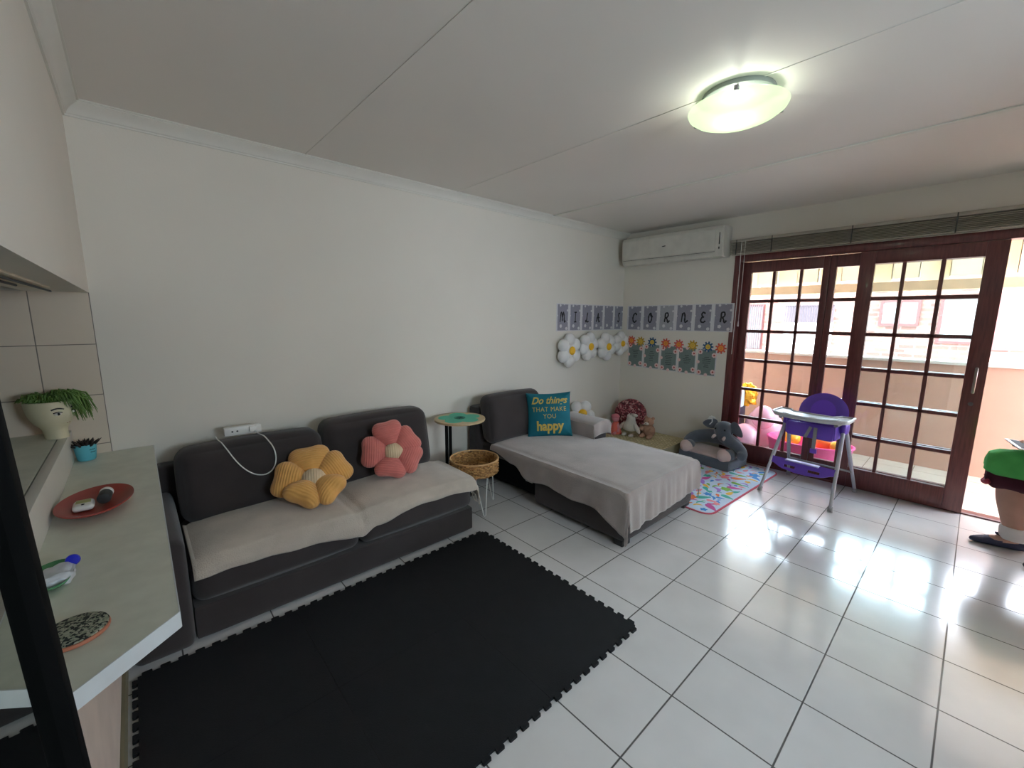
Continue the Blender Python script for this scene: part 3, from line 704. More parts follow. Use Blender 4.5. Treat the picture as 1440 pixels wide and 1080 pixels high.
# black-framed leaning mirror
mi=thing('leaning_mirror',(-1.92,-1.2,0),'tall black-framed mirror leaning at the counter end','mirror')
TL=Matrix.Translation((-1.895,-.803,0))@Matrix.Rotation(math.radians(-2.05),4,'Y')
fr_=MB(); W_=.7; H_=1.54; fw=.04
for (ya,yb,za,zb) in ((-fw,0,0,H_),(-W_,-W_+fw,0,H_),(-W_+fw,-fw,0,fw),(-W_+fw,-fw,H_-fw,H_)): fr_.box(-.03,0,ya,yb,za,zb,.003,M=TL)
fr_.build('frame',BLACK,mi)
b=MB(); b.box(-.024,-.018,-W_+fw-.002,-fw+.002,fw-.002,H_-fw+.002,M=TL); 
mm=mat('mirror_silver',(176,186,178),.015,metal=1,var=.01); b.build('mirror_glass',mm,mi,smooth=False)
# ================================================================== COUNTER THINGS
pl=thing('head_planter',(-2.14,1.17,.898),'cream head-shaped planter with a painted face and trailing green plant','planter')
def headfn(prof,c,face=(.75,-.66)):
    b=MB(); n=40; fx,fy=face; rings=[]
    fa=math.atan2(fy,fx)
    for (r,z) in prof:
        ring=[]
        for k in range(n):
            t=2*PI*k/n; d=abs((t-fa+PI)%(2*PI)-PI); rr=r*(1+.05*math.cos(2*(t-fa)))
            h=(z-.06)/.12
            if .15<h<.9:
                rr+=.018*math.exp(-(d/.16)**2)*max(0,1-abs(h-.45)/.35)   # nose
                rr+=.006*math.exp(-((d-.0)/.25)**2)*math.exp(-((h-.13)/.08)**2)  # lips
                rr-=.006*math.exp(-((d-.42)/.2)**2)*math.exp(-((h-.62)/.15)**2)  # eye sockets
            sh=.018*(1-min(1,z/.16)); ring.append(b.b.verts.new((c[0]+rr*math.cos(t)+sh*fx,c[1]+rr*math.sin(t)+sh*fy,c[2]+z)))
        rings.append(ring)
    for i in range(len(rings)-1):
        for k in range(n): b.b.faces.new((rings[i][k],rings[i][(k+1)%n],rings[i+1][(k+1)%n],rings[i+1][k]))
    b.b.faces.new(rings[0][::-1]); b.b.faces.new(rings[-1])
    return b
hc=(-2.125,1.17,.8995)
headfn([(.040,0),(.041,.02),(.042,.04),(.048,.055),(.060,.07),(.070,.09),(.076,.11),(.079,.13),(.081,.15),(.082,.17),(.080,.178),(.070,.178),(.066,.165)],hc).build('head_pot',CERAM,pl)
fa=math.atan2(-.66,.75)
def onhead(da,z,r): return Vector((hc[0]+r*math.cos(fa+da),hc[1]+r*math.sin(fa+da),hc[2]+z))
for sg in (-1,1):
    b=MB(); b.ell(onhead(sg*.42,.122,.0765),(.014,.014,.008)); b.build('eye',WHITEP,pl)
    b=MB(); b.ell(onhead(sg*.42,.122,.0865),(.0055,.0055,.006)); b.tube([onhead(sg*(.24+.075*k),.127+.004*math.sin(k/5*PI),.0845) for k in range(6)],.0022,5); b.tube([onhead(sg*(.16+.13*k),.142+.006*math.sin(k/4*PI),.0835) for k in range(5)],.0035,5); b.build('painted_eye_line',INK,pl)
b=MB(); b.tube([onhead(-.2+.1*k,.077-.003*math.sin(k/4*PI),.074) for k in range(5)],.0022,5); b.build('painted_lips',REDH,pl)
b=MB()
for k in range(420):
    a=random.uniform(0,2*PI); r=random.uniform(0,.06); x=hc[0]+r*math.cos(a); y=hc[1]+r*math.sin(a); z=hc[2]+.165
    rt=math.cos(a-.15); L=random.uniform(.03,.06)+(.03*max(0,rt)); 
    ox=math.cos(a)*L*.6+max(0,rt)*.03; oy=math.sin(a)*L*.5-max(0,rt)*.01
    dz=random.uniform(.02,.06)
    dr=(.04+random.random()*.11)*max(0,rt-.25)*1.2; dz*=(1 if rt>.3 else .8)
    if -2.2<((a+PI)%(2*PI)-PI)<-.5: L*=.45
    P=[(x,y,z),(x+ox*.5,y+oy*.5,z+dz),(x+ox,y+oy,z+dz-.3*dr),(x+ox*1.25,y+oy*1.2,z+dz*.6-dr)]
    b.tube(P,[.0014,.003,.0034,.001],4)
b.build('trailing_foliage',GREEN,pl)
po=thing('succulent_pot',(-2.035,1.2,.761),'small light blue pot with a dark succulent beside the planter','potted plant')
b=MB(); b.lathe([(.030,0),(.034,.004),(.039,.04),(.042,.075),(.042,.08),(.037,.08),(.036,.068),(.0,.066)],(-2.03,1.20,.761),36); b.build('pot',BLUEP,po)
b=MB(); 
for k in range(2):
    zz=.761+.055-.013*k; pts=[]
    for i in range(6):
        a=-1.15+.10*i+ (.06*k); r=.0405+.0022*(1-k*.2)-.0004; pts.append((-2.03+r*math.cos(a),1.20+r*math.sin(a),zz+.0035*(i%2)))
    b.tube(pts,.0013,4)
b.build('printed_wording',INK,po)
b=MB()
for k in range(34):
    a=k*2.4; r=.006+.0008*k; L=.03+.0006*k; t=.25+.025*k
    p=Vector((-2.03+r*math.cos(a),1.20+r*math.sin(a),.83)); d=Vector((math.cos(a)*math.sin(t),math.sin(a)*math.sin(t),math.cos(t)))
    b.tube([p,p+d*L*.5,p+d*L],[.004,.0055,.0008],6)
b.build('succulent',DSUC,po)
dp=thing('oval_dish',(-1.965,.43,.761),'oval brick-red dish holding small things on the counter','dish')
b=MB(); b.lathe([(.35,0),(.38,.002),(.6,.006),(.82,.018),(1.0,.032),(1.0,.036),(.97,.035),(.8,.023),(.55,.011),(.0,.008)],(0,0,0),56)
b.b.transform(Matrix.Translation((-1.962,.425,.761))@Matrix.Rotation(math.radians(-8),4,'Z')@Matrix.Diagonal((.105,.165,1,1))); b.build('bowl',REDP,dp)
# label the dish as a single-part thing
gm=thing('white_gadget',(-1.99,.41,.772),'white palm-sized gadget with a yellowish window in the red dish','gadget',rz=.2)
b=MB(); b.soft(-2.022,-1.966,.375,.45,.7745,.797,.010,.001,8); b.build('shell',WHITEP,gm)
b=MB(); b.box(-2.014,-1.974,.405,.442,.7965,.799,.001); b.build('window',mat('olive_screen',(170,172,110),.3),gm)
b=MB(); b.cyl((-1.994,.388,.797),.0045,.002,12); b.build('button',INK,gm)
kk=thing('lidded_container',(-1.94,.44,.77),'small dark round container with a white lid in the red dish','container')
b=MB(); b.cyl((-1.94,.405,.797),.020,.052,24,axis=(0.1,1,.06),bev=.004); b.build('body',DARKM,kk)
b=MB(); b.cyl((-1.9346,.459,.8005),.0205,.018,24,axis=(0.1,1,.06),bev=.004); b.build('lid',WHITEP,kk)
gd=thing('glass_dish',(-2.02,-.11,.761),'small leaf-shaped green glass dish on the counter by the mirror','dish')
out=[(.05*math.cos(t)*(1-.25*math.cos(t)),.085*math.sin(t)) for t in [2*PI*k/36 for k in range(36)]]
b=MB(); n=len(out)
rg=[]
for (s,z) in ((.35,0),(.6,.004),(.85,.012),(1.,.022),(1.,.0245),(.84,.0145),(.58,.0065),(.3,.003)):
    rg.append([b.b.verts.new((-2.02+p[0]*s,-.115+p[1]*s,.7615+z)) for p in out])
for A,B in zip(rg,rg[1:]):
    for k in range(n): b.b.faces.new((A[k],A[(k+1)%n],B[(k+1)%n],B[k]))
b.b.faces.new(rg[0][::-1]); b.b.faces.new(rg[-1]); b.build('dish_body',mat('green_glass',(86,150,104),.15,.6,.1),gd)
pb=thing('plastic_wrapper',(-2.01,-.11,.768),'crumpled clear-white plastic packet in the green glass dish','packet')
b=MB(); b.soft(-2.045,-1.985,-.165,-.075,.7655,.792,.010,.004,12,fn=lambda p:p+Vector((noise.noise(p*60)*.006,noise.noise(p*60+Vector((5,5,5)))*.006,noise.noise(p*70+Vector((9,1,3)))*.006*(p.z>.775)))); b.build('film',mat('milky_plastic',(206,208,214),.3,.6),pb)
bc_=MB(); bc_.lathe([(.0,.0),(.014,0),(.0155,.003),(.0155,.012),(.013,.016),(.0,.017)],(0,0,0),24); bc_.b.transform(Matrix.Translation((-1.988,-.06,.786))@Matrix.Rotation(math.radians(60),4,'X')); o=bc_.build('bottle_cap',mat('cobalt_cap',(36,44,190),.35))
tag(o,'cobalt blue round bottle cap on the rim of the green dish','cap')
sd=thing('patterned_coaster',(-1.965,-.42,.761),'round black-and-cream marbled stone pad on the counter','coaster')
b=MB(); b.cyl((-1.965,-.42,.761),.062,.010,36,bev=.003); b.build('terracotta_base',mat('terracotta',(176,110,84),.6),sd)
pm=speckle_mat('marbled_pattern',(150,152,132),[(40,44,40),(160,160,142),(130,138,118),(24,28,26)],210)
b=MB(); b.cyl((-1.965,-.42,.771),.060,.004,36,bev=.0015); b.build('patterned_top',pm,sd)
# ================================================================== WALL CARDS
LET={
'M':[[(-.5,-.5),(-.38,.45)],[(-.38,.45),(-.22,.42),(-.12,.0),(-.08,-.42)],[(-.1,-.1),(.02,.38),(.14,.45),(.24,.1),(.26,-.35),(.36,-.5),(.5,-.35)]],
'I':[[(-.2,.5),(.25,.5)],[(.02,.5),(0,-.5)],[(-.25,-.5),(.22,-.48)]],
'L':[[(.1,.5),(-.02,.1),(-.1,-.35),(-.25,-.5),(-.3,-.35),(-.1,-.38),(.15,-.5),(.32,-.4)]],
'A':[[(-.42,-.5),(-.2,-.1),(.0,.48)],[(.0,.48),(.02,0),(.08,-.4),(.22,-.5),(.38,-.35)],[(-.4,-.08),(.3,-.02)]],
'S':[[(.28,.4),(.1,.5),(-.08,.35),(-.02,.1),(.12,-.15),(.08,-.42),(-.12,-.5),(-.25,-.35)]],
'C':[[(.3,.28),(.2,.48),(0,.48),(-.22,.2),(-.28,-.15),(-.15,-.45),(.08,-.5),(.3,-.3)]],
'O':[[(.05,.5),(-.15,.3),(-.25,-.1),(-.15,-.45),(.08,-.48),(.22,-.15),(.2,.25),(.05,.5),(.1,.2),(.4,.1)]],
'R':[[(-.2,.45),(-.22,0),(-.28,-.5)],[(-.25,.35),(-.05,.5),(.18,.42),(.18,.15),(-.02,0),(-.2,-.02)],[(-.1,-.02),(.08,-.2),(.14,-.45),(.28,-.5),(.42,-.3)]],
'N':[[(-.35,-.5),(-.25,.45)],[(-.3,.1),(-.15,.42),(.02,.42),(.1,.1),(.1,-.35),(.22,-.5),(.5,-.3)]],
'E':[[(.28,.35),(.12,.5),(-.08,.45),(-.15,.25),(.0,.06),(.15,.02)],[(0,.04),(-.2,-.1),(-.25,-.38),(-.05,-.5),(.15,-.48),(.32,-.35)]]}
def smoothpath(P,n=6):
    P=[Vector((p[0],p[1],0)) for p in P]; out=[]
    if len(P)==2: return P
    for i in range(len(P)-1):
        p0=P[max(i-1,0)];p1=P[i];p2=P[i+1];p3=P[min(i+2,len(P)-1)]
        for k in range(n):
            t=k/n; out.append(.5*((2*p1)+(-p0+p2)*t+(2*p0-5*p1+4*p2-p3)*t*t+(-p0+3*p1-3*p2+p3)*t**3))
    return out+[P[-1]]
def disc(b,x,y,r,z,h,n=16,pet=0):
    out=[]
    for k in range(n*(3 if pet else 1)):
        t=2*PI*k/(n*(3 if pet else 1)); rr=r*(1-.22*(1-abs(math.cos(pet*t/2)))) if pet else r; out.append((x+rr*math.cos(t),y+rr*math.sin(t)))
    b.prism(out,h,z=z)
def card_root(name,label,M,group,cat='card'):
    b=MB(); b.box(-.1035,.1035,-.147,.147,0,.0008); o=b.build(name,PAPER,None,smooth=False); o.matrix_world=M; tag(o,label,cat,group); return o
def letter_card(chr_,label,M,lite=False):
    o=card_root('letter_card',label,M,'letter cards on the wall')
    b=MB(); b.box(-.084,.084,-.138,.138,.0009,.0013); b.build('printed_panel',CARDGL if lite else CARDG,o,smooth=False,local=True)
    b=MB()
    for (x,y,r) in ((-.04,.126,.014),(.074,.075,.013),(-.03,-.092,.02),(.06,-.118,.018),(-.083,.02,.008),(.083,-.045,.009),(.02,.137,.008)): disc(b,x,y,r,.0014,.0003,8,5)
    b.build('printed_daisies',PAPER,o,smooth=False,local=True)
    if chr_ in LET:
        b=MB()
        for st_ in LET[chr_]:
            P=smoothpath(st_); P=[Vector((p.x*.085,p.y*.105+.004,.0022)) for p in P]
            b.tube(P,[.0062+.003*abs(math.sin(i*.5)) for i in range(len(P))],6)
        for v in b.b.verts: v.co.z=.0016+(v.co.z-.0022)*.08+.0003
        b.build('lettering',INK,o,local=True)
    return o
CARDGL=mat('pale_grey_print',(168,168,174),.6,.3,.1,150)
ML=lambda x,z:frame((x,YB-.0006,z),(0,-1,0)); MR=lambda y,z:frame((XW-.0018,y,z),(-1,0,0))
def lbl(c,rest): return 'white-bordered grey card with the letter %s, %s'%(c,rest)
mila=[('M',lbl('M','first of the wall row above the balloons')),('I',lbl('I','second on the long wall')),('L',lbl('L','third on the long wall')),('A',lbl('A','fourth on the long wall')),(' ','blank white-bordered grey card between the A card and the S card'),('S',lbl('S','beside the room corner'))]
for i,(c_,l_) in enumerate(mila): letter_card(c_,l_,ML(1.652+.2085*i,1.478))
cor=[('C',lbl('C','next to the corner under the air conditioner'),0),('O',lbl('O','between the C card and a pale R card'),0),('R',lbl('R','the paler of the two R cards'),1),('N',lbl('N','between the pale R card and the E card'),0),('E',lbl('E','second from the door frame'),0),('R',lbl('R','touching the dark red door frame'),0)]
for i,(c_,l_,p_) in enumerate(cor): letter_card(c_,l_,MR(1.135-.2075*i,1.476+.002*i),p_)
ords=['nearest the room corner','second from the room corner','third from the room corner','fourth from the room corner','nearest the glazed doors']
for i in range(5):
    o=card_root('verse_card','sage green card of dark writing with pink flowers, %s'%ords[i],MR(1.10-.217*i,1.032-.006*i)@Matrix.Rotation(math.radians([0,-1,0,1,0][i]),4,'Z'),'verse cards below the letters')
    b=MB(); b.box(-.092,.092,-.138,.138,.0009,.0013); b.build('printed_panel',SAGE,o,smooth=False,local=True)
    b=MB(); 
    for (x,y,r) in ((-.072,.11,.028),(.078,.08,.028),(-.074,-.112,.028),(.074,-.10,.028),(.0,.136,.020),(.0,-.136,.02),(-.09,0,.02)): disc(b,x,y,r,.0014,.0003,8,7)
    b.build('printed_flowers',PINKF,o,smooth=False,local=True)
    b=MB()
    for (x,y) in ((-.072,.11),(.078,.08),(-.074,-.112),(.074,-.10)): disc(b,x,y,.010,.0018,.0003,10)
    b.build('flower_centres',REDD,o,smooth=False,local=True)
    b=MB(); rnd=random.Random(i)
    for k in range(4+i%3+1):
        w_=rnd.uniform(.018,.045); y=.055-.021*k; x=-w_
        while x<w_:
            s_=rnd.uniform(.006,.014); b.box(x,min(x+s_,w_),y-.0028,y+.0028,.0014,.0017); x+=s_+.002
    b.build('writing',INK,o,smooth=False,local=True)
fc={'coral':mat('coral_paper',(206,88,66),.6),'mustard':mat('mustard_paper',(186,150,50),.6),'blue':mat('blue_paper',(44,88,124),.6),'pink':mat('rose_paper',(212,96,92),.6)}
fo=mat('orange_paper',(232,150,60),.6); fy=mat('yellow_paper',(222,184,72),.6)
fl=[('coral',1.162,1.203,'nearest the room corner'),('mustard',1.035,1.197,'beside the dark blue one'),('blue',.882,1.195,'above second verse card'),('coral',.71,1.190,'above the third verse card'),('pink',.553,1.184,'above the third gap'),('mustard',.393,1.182,'above the fourth green verse card'),('blue',.226,1.176,'above the last green verse card'),('coral',.092,1.168,'nearest the door frame')]
for k,y,z,l_ in fl:
    b=MB(); out=[]
    for i in range(90):
        t=2*PI*i/90; out.append(((.058 if math.cos(9*t)>0 else .040)*math.cos(t),(.058 if math.cos(9*t)>0 else .040)*math.sin(t)))
    b.prism(out,.001); o=b.build('paper_flower',fc[k],None,smooth=False); o.matrix_world=MR(y,z)@Matrix.Translation((0,0,.0028)); tag(o,'%s paper flower with a smiling face, %s'%({'coral':'coral','mustard':'mustard','blue':'dark blue','pink':'rose pink'}[k],l_),'paper flower','paper flowers on the wall')
    b=MB(); disc(b,0,0,.027,.0011,.0004,20); b.build('face',fy if k in('blue','mustard') else fo,o,smooth=False,local=True)
    b=MB(); b.tube([(-.011,-.004,.0018),(-.005,-.010,.0018),(.005,-.010,.0018),(.011,-.004,.0018)],.0013,5); disc(b,-.008,.008,.0022,.0015,.0005,8); disc(b,.008,.008,.0022,.0015,.0005,8); b.build('smile',INK,o,local=True)
# daisy foil balloons on the long wall
dl=['largest, furthest from the corner','second from the left','third from the left','nearest the corner']
for i,(x,z,r) in enumerate(((1.70,1.125,.185),(2.03,1.155,.165),(2.37,1.14,.17),(2.66,1.165,.15))):
    root=thing('daisy_balloon',(x,YB-.062,z),'white foil daisy balloon with a yellow centre on the wall, %s'%dl[i],'balloon',group='daisy balloons on the wall')
    F=frame((0,0,0),(0,-1,0))
    ang0=[90,75,100,85][i]
    b=MB()
    for k in range(6):
        a=math.radians(ang0+60*k); b.inflate([(r*.60*math.cos(a)+r*.40*math.cos(t),r*.60*math.sin(a)+r*.40*math.sin(t)) for t in [2*PI*q/24 for q in range(24)]],.055,F,m=6,p=.55,back=.9)
    b.inflate([(r*.55*math.cos(t),r*.55*math.sin(t)) for t in [2*PI*q/24 for q in range(24)]],.045,F,m=6)
    b.build('petals',FOILW,root,local=True)
    b=MB(); b.inflate([(r*.25*math.cos(t),r*.25*math.sin(t)) for t in [2*PI*q/24 for q in range(24)]],.02,F@Matrix.Translation((0,0,.045)),m=6); b.build('centre',YEL,root,local=True)
# ================================================================== CORNER TOYS
bx=thing('woven_mat_box',(2.45,.8,0),'low khaki woven platform on the floor in the room corner','woven platform')
MB().soft(2.12,2.765,.36,1.29,0,.125,.015,.002,8).build('woven_body',KHW,bx)
FLC=1
dn=thing('round_floral_cushion',(2.62,1.06,.127),'round red and pink floral cushion standing in the corner','cushion')
FL=speckle_mat('red_floral',(120,44,54),[(170,100,104),(96,34,42),(190,146,140),(140,62,68),(84,34,40)],60)
F=frame((2.625,1.03,.315),(-.82,-.50,.22)); b=MB(); b.inflate([(.19*math.cos(2*PI*k/40),.19*math.sin(2*PI*k/40)) for k in range(40)],.06,F,m=8,p=.45); b.build('cover',FL,dn)
b=MB(); b.ell(F@Vector((0,0,.058)),.012); b.build('button',REDD,dn)
# white bird plush
bp_=thing('bird_plush',(2.37,.87,.127),'cream long-necked bird soft toy in front of the floral cushion','soft toy')
b=MB(); bx_,by_=2.40,.875
def skin(name,verts,edges,radii,m,parent,sub=2,root=0,world=True):
    me=bpy.data.meshes.new(name); 
    Mi=wm(parent).inverted() if parent else Matrix()
    me.from_pydata([Mi@Vector(v) for v in verts],edges,[]); o=bpy.data.objects.new(name,me); col.objects.link(o)
    if parent: o.parent=parent
    md=o.modifiers.new('skin','SKIN'); md.use_smooth_shade=True
    for i,r in enumerate(radii):
        sv=me.skin_vertices[0].data[i]; sv.radius=(r,r) if not hasattr(r,'__len__') else r; sv.use_root=(i==root)
    if sub:
        s2=o.modifiers.new('sub','SUBSURF'); s2.levels=sub; s2.render_levels=sub
    me.materials.append(m); return o
skin('body',[(bx_,by_+.01,.175),(bx_,by_+.01,.225),(bx_-.01,by_,.28),(bx_-.01,by_,.34),(bx_-.02,by_-.012,.385)],[(0,1),(1,2),(2,3),(3,4)],[.075,.10,.062,.046,.056],BODYF,bp_)
b=MB(); b.ell((bx_-.03,by_-.062,.378),(.022,.034,.020)); b.build('beak',BODYF,bp_)
b=MB(); b.ell((bx_-.068,by_-.030,.397),.007); b.build('eye',INK,bp_)
for s_ in (-1,1):
    b=MB(); b.ell((bx_-.07,by_+s_*.045,.145),(.04,.024,.018)); b.build('foot',BODYF,bp_)
    b=MB(); b.ell((bx_-.02,by_+.01+s_*.10,.225),(.034,.022,.062),Matrix.Rotation(s_*.6,3,'X')); b.build('wing',BODYF,bp_)
br_=thing('teddy_bear',(2.5,.73,.127),'small tan teddy bear sitting right of the bird','soft toy')
bx_,by_=2.48,.69
def tb_(f,name,m,k=1.28):
    b=MB(); f(b); T=Matrix.Translation((bx_,by_,.127))@Matrix.Diagonal((k,k,k,1))@Matrix.Translation((-bx_,-by_,-.127)); b.b.transform(T); return b.build(name,m,br_)
tb_(lambda b:[b.ell((bx_,by_,.187),(.05,.055,.06)),b.ell((bx_-.01,by_,.27),(.04,.045,.04))],'body',BEARF)
for s_ in (-1,1):
    tb_(lambda b:b.ell((bx_,by_+s_*.034,.303),(.012,.015,.016)),'ear',BEARF)
    tb_(lambda b:b.ell((bx_-.035,by_+s_*.045,.205),(.04,.018,.02)),'arm',BEARF)
    tb_(lambda b:b.ell((bx_-.05,by_+s_*.035,.148),(.045,.02,.02)),'leg',BEARF)
tb_(lambda b:b.ell((bx_-.045,by_,.26),(.018,.02,.015)),'muzzle',BODYF)
tb_(lambda b:[b.ell((bx_-.045,by_-.016,.28),.004),b.ell((bx_-.045,by_+.016,.28),.004),b.ell((bx_-.062,by_,.263),.004)],'face_beads',INK)
sm_=thing('small_tan_plush',(2.5,.80,.127),'tiny beige soft toy between the bird and the bear','soft toy')
b=MB(); b.ell((2.52,.795,.165),(.03,.035,.04)); b.ell((2.515,.795,.22),(.03,.034,.03)); b.build('body',mat('beige_plush',(160,132,116),.95),sm_)
for s_ in (-1,1): b=MB(); b.ell((2.515,.795+s_*.024,.245),.011); b.build('ear',BEARF,sm_)
dq=thing('pink_doll',(2.36,1.03,.127),'pink soft doll in a coral dress at the left of the bird','doll')
b=MB(); b.ell((2.34,1.05,.305),(.042,.045,.042)); b.build('head',DOLLP,dq)
b=MB(); b.lathe([(.07,0),(.072,.01),(.05,.07),(.032,.13),(.02,.14)],(2.34,1.04,.130),24); b.build('dress',DOLLR,dq)
for s_ in (-1,1):
    b=MB(); b.tube([(2.34,1.04+s_*.025,.25),(2.31,1.04+s_*.06,.20),(2.29,1.04+s_*.065,.165)],[.014,.013,.014],8); b.build('arm',DOLLP,dq)
    b=MB(); b.tube([(2.30,1.04+s_*.03,.15),(2.24,1.04+s_*.035,.142)],[.016,.016],8); b.build('leg',DOLLP,dq)
b=MB(); b.ell((2.345,1.055,.328),(.048,.05,.032)); b.build('hat',mat('rose_hat',(206,120,130),.9),dq)
ds=thing('daisy_cushion',(1.86,1.17,.26),'white daisy cushion with a yellow centre behind the chaise armrest','cushion')
F=frame((1.86,1.175,.415),(-.45,-.85,.30)); b=MB(); r=.15
for k in range(5):
    a=math.radians(90+36+72*k); b.inflate([(r*.62*math.cos(a)+r*.44*math.cos(t),r*.62*math.sin(a)+r*.44*math.sin(t)) for t in [2*PI*q/22 for q in range(22)]],.05,F,m=6,p=.5)
b.build('petals',mat('white_plush',(226,224,222),.95,sheen=.4),ds)
b=MB(); b.inflate([(r*.34*math.cos(t),r*.30*math.sin(t)) for t in [2*PI*q/22 for q in range(22)]],.035,F@Matrix.Translation((0,0,.03)),m=6); b.build('centre',YEL,ds)
tb=thing('toy_crate',(1.86,1.16,0),'low grey fabric box behind the chaise armrest','box')
MB().soft(1.62,2.08,1.0,1.29,0,.26,.02,.003,6).build('box_body',FAB,tb)
# elephant seat
el=thing('elephant_seat',(2.52,-.0,.0096),'grey plush elephant baby seat in front of the glazed doors','baby seat',rz=math.radians(-7))
E0=wm(el)
def eb(f,name,m,**k):
    b=MB(); f(b); return b.build(name,m,el,local=True,**k)
# local: -x toward room, y along doors (+y left in photo)
eb(lambda b:b.soft(-.165,.20,-.27,.27,.0,.105,.02,.004,10),'seat_base',ELE)
eb(lambda b:b.soft(-.15,.17,-.24,.24,.095,.125,.015,.006,8),'seat_cushion',ELEL)
eb(lambda b:b.tube([(-.06,.25,.15),(.02,.265,.18),(.10,.235,.205),(.145,.16,.225),(.155,.05,.235),(.155,-.06,.235),(.14,-.17,.21),(.07,-.24,.18),(-.03,-.255,.155)],[.045,.06,.066,.074,.078,.076,.068,.056,.046],16),'backrest_body',ELE,sub=1)
for s_ in (1,-1):
    eb(lambda b:b.tube([(.02,s_*.225,.14),(-.09,s_*.215,.145),(-.13,s_*.205,.145)],[.05,.062,.060],14),'leg',ELE,sub=1)
    eb(lambda b:b.lathe([(.068,0),(.066,.018),(.05,.045),(.028,.065),(.0,.075)],(0,0,0),20,M=Matrix.Translation((-.125,s_*.20,.145))@Matrix.Rotation(-PI/2-.25,4,'Y')),'foot_pad',ELEL)
o=skin('head',[(.12,-.07,.27),(.09,-.07,.35),(.05,-.075,.375),(.0,-.10,.31),(-.01,-.17,.265),(-.01,-.25,.235),(-.02,-.315,.205),(-.06,-.345,.165),(-.11,-.33,.16)],[(0,1),(1,2),(2,3),(3,4),(4,5),(5,6),(6,7),(7,8)],[.08,.100,.098,.080,.062,.055,.052,.054,.048],ELE,None)
o.parent=el
for s_,M in ((1,Matrix.Translation((.07,.055,.385))@Matrix.Rotation(-.05,4,'X')),(-1,Matrix.Translation((.06,-.19,.385))@Matrix.Rotation(.65,4,'X'))):
    def ear(b,s_=s_,M=M):
        F2=M@Matrix(((0,0,-1,0),(1*s_,0,0,0),(0,1,0,0),(0,0,0,1)))
        b.inflate([(.02+.082*math.cos(t)*(1+.12*math.sin(t)),.05*math.sin(t)*(1-.35*math.cos(t))-.012*math.cos(t)) for t in [2*PI*q/24 for q in range(24)]],.016,F2,m=5)
    eb(ear,'ear',ELE)
eb(lambda b:[b.ell((-.036,-.09+s_*.048,.372),.009) for s_ in (1,-1)],'eye',INK)
eb(lambda b:[b.tube([(-.05,-.10+s_*.05,.305),(-.09,-.105+s_*.055,.29),(-.115,-.11+s_*.05,.305)],[.016,.013,.005],8) for s_ in (1,-1)],'tusk',ELEL)
eb(lambda b:[b.tube([(.02,.0,.465),(.0,.03+.02*q,.48-.01*q),(-.02,.05,.45),(.0,.02,.455)],.006,6) for q in (0,1)]+[b.tube([(.0,.02,.455),(-.03,.0,.43),(-.04,.02,.40)],.005,6)],'ribbon',WIREW)
# play mat
pmx=[(1.28,-.50),(2.72,-.56)]
A=Vector((1.30,-.515,0)); Bp=Vector((2.73,-.575,0)); d=(Bp-A).normalized(); nn=Vector((-d.y,d.x,0)); L=1.43; Wm=.86
Mpl=Matrix((d,nn,Vector((0,0,1)))).transposed().to_4x4(); Mpl.translation=A
def rrect(w,h,r,inset=0):
    out=[]
    for cx,cy,a0 in ((w-r,r,-90),(w-r,h-r,0),(r,h-r,90),(r,r,180)):
        for k in range(7):
            a=math.radians(a0+15*k); out.append((cx+(r-inset)*math.cos(a),cy+(r-inset)*math.sin(a)))
    return out
pmt=thing('play_mat',(1.9,-.1,0),'colourful baby play mat with pink edging under the elephant seat','play mat')
b=MB(); b.prism(rrect(L,Wm,.09),.008,Mpl); b.build('edging',mat('pink_edging',(206,90,110),.8),pmt,smooth=False)
b=MB(); b.prism(rrect(L,Wm,.09,.012),.0012,Mpl,z=.008); b.build('printed_cloth',mat('pale_blue_white',(206,222,240),.7,.3,.06,8),pmt,smooth=False)
pcs=[('green_print',(120,176,60)),('orange_print',(232,120,60)),('sky_print',(52,140,214)),('magenta_print',(206,80,160)),('yellow_print',(244,190,60)),('teal_print',(60,176,160)),('pink_print',(240,140,150)),('lilac_print',(170,120,210))]
rnd=random.Random(3)
shp=MB(); placed=[]; names=[k for k,_ in pcs]
for k_ in range(2600):
    if len(placed)>190: break
    x=rnd.uniform(.06,L-.06); y=rnd.uniform(.06,Wm-.06); r=rnd.uniform(.022,.056)*(1 if k_<900 else .6)
    if any((x-a)**2+(y-c)**2<((r+q)*.86)**2 for a,c,q in placed): continue
    placed.append((x,y,r)); nm=rnd.choice(pcs)[0]; a=rnd.uniform(0,PI); ty=rnd.random(); out=[]
    for i in range(28):
        t=2*PI*i/28
        if ty<.45: px,py=r*1.2*math.cos(t),r*.5*math.sin(t)*(1+.6*math.cos(t)) if math.cos(t)>-.85 else r*.6*math.sin(t)   # fish / leaf
        elif ty<.7: px,py=r*math.cos(t)*(1+.2*math.cos(5*t)),r*math.sin(t)*(1+.2*math.cos(5*t))
        else: px,py=r*1.3*math.cos(t),r*.35*math.sin(t)+.35*r*math.cos(2*t)
        out.append((x+px*math.cos(a)-py*math.sin(a),y+px*math.sin(a)+py*math.cos(a)))
    n0=len(shp.b.faces); shp.prism(out,.0006,Mpl,z=.0093); shp.b.faces.ensure_lookup_table()
    for f_i in range(n0,len(shp.b.faces)): shp.b.faces[f_i].material_index=names.index(nm)
o=shp.build('printed_animals',None,pmt,smooth=False)
for nm,cc in pcs: o.data.materials.append(mat(nm,cc,.7))
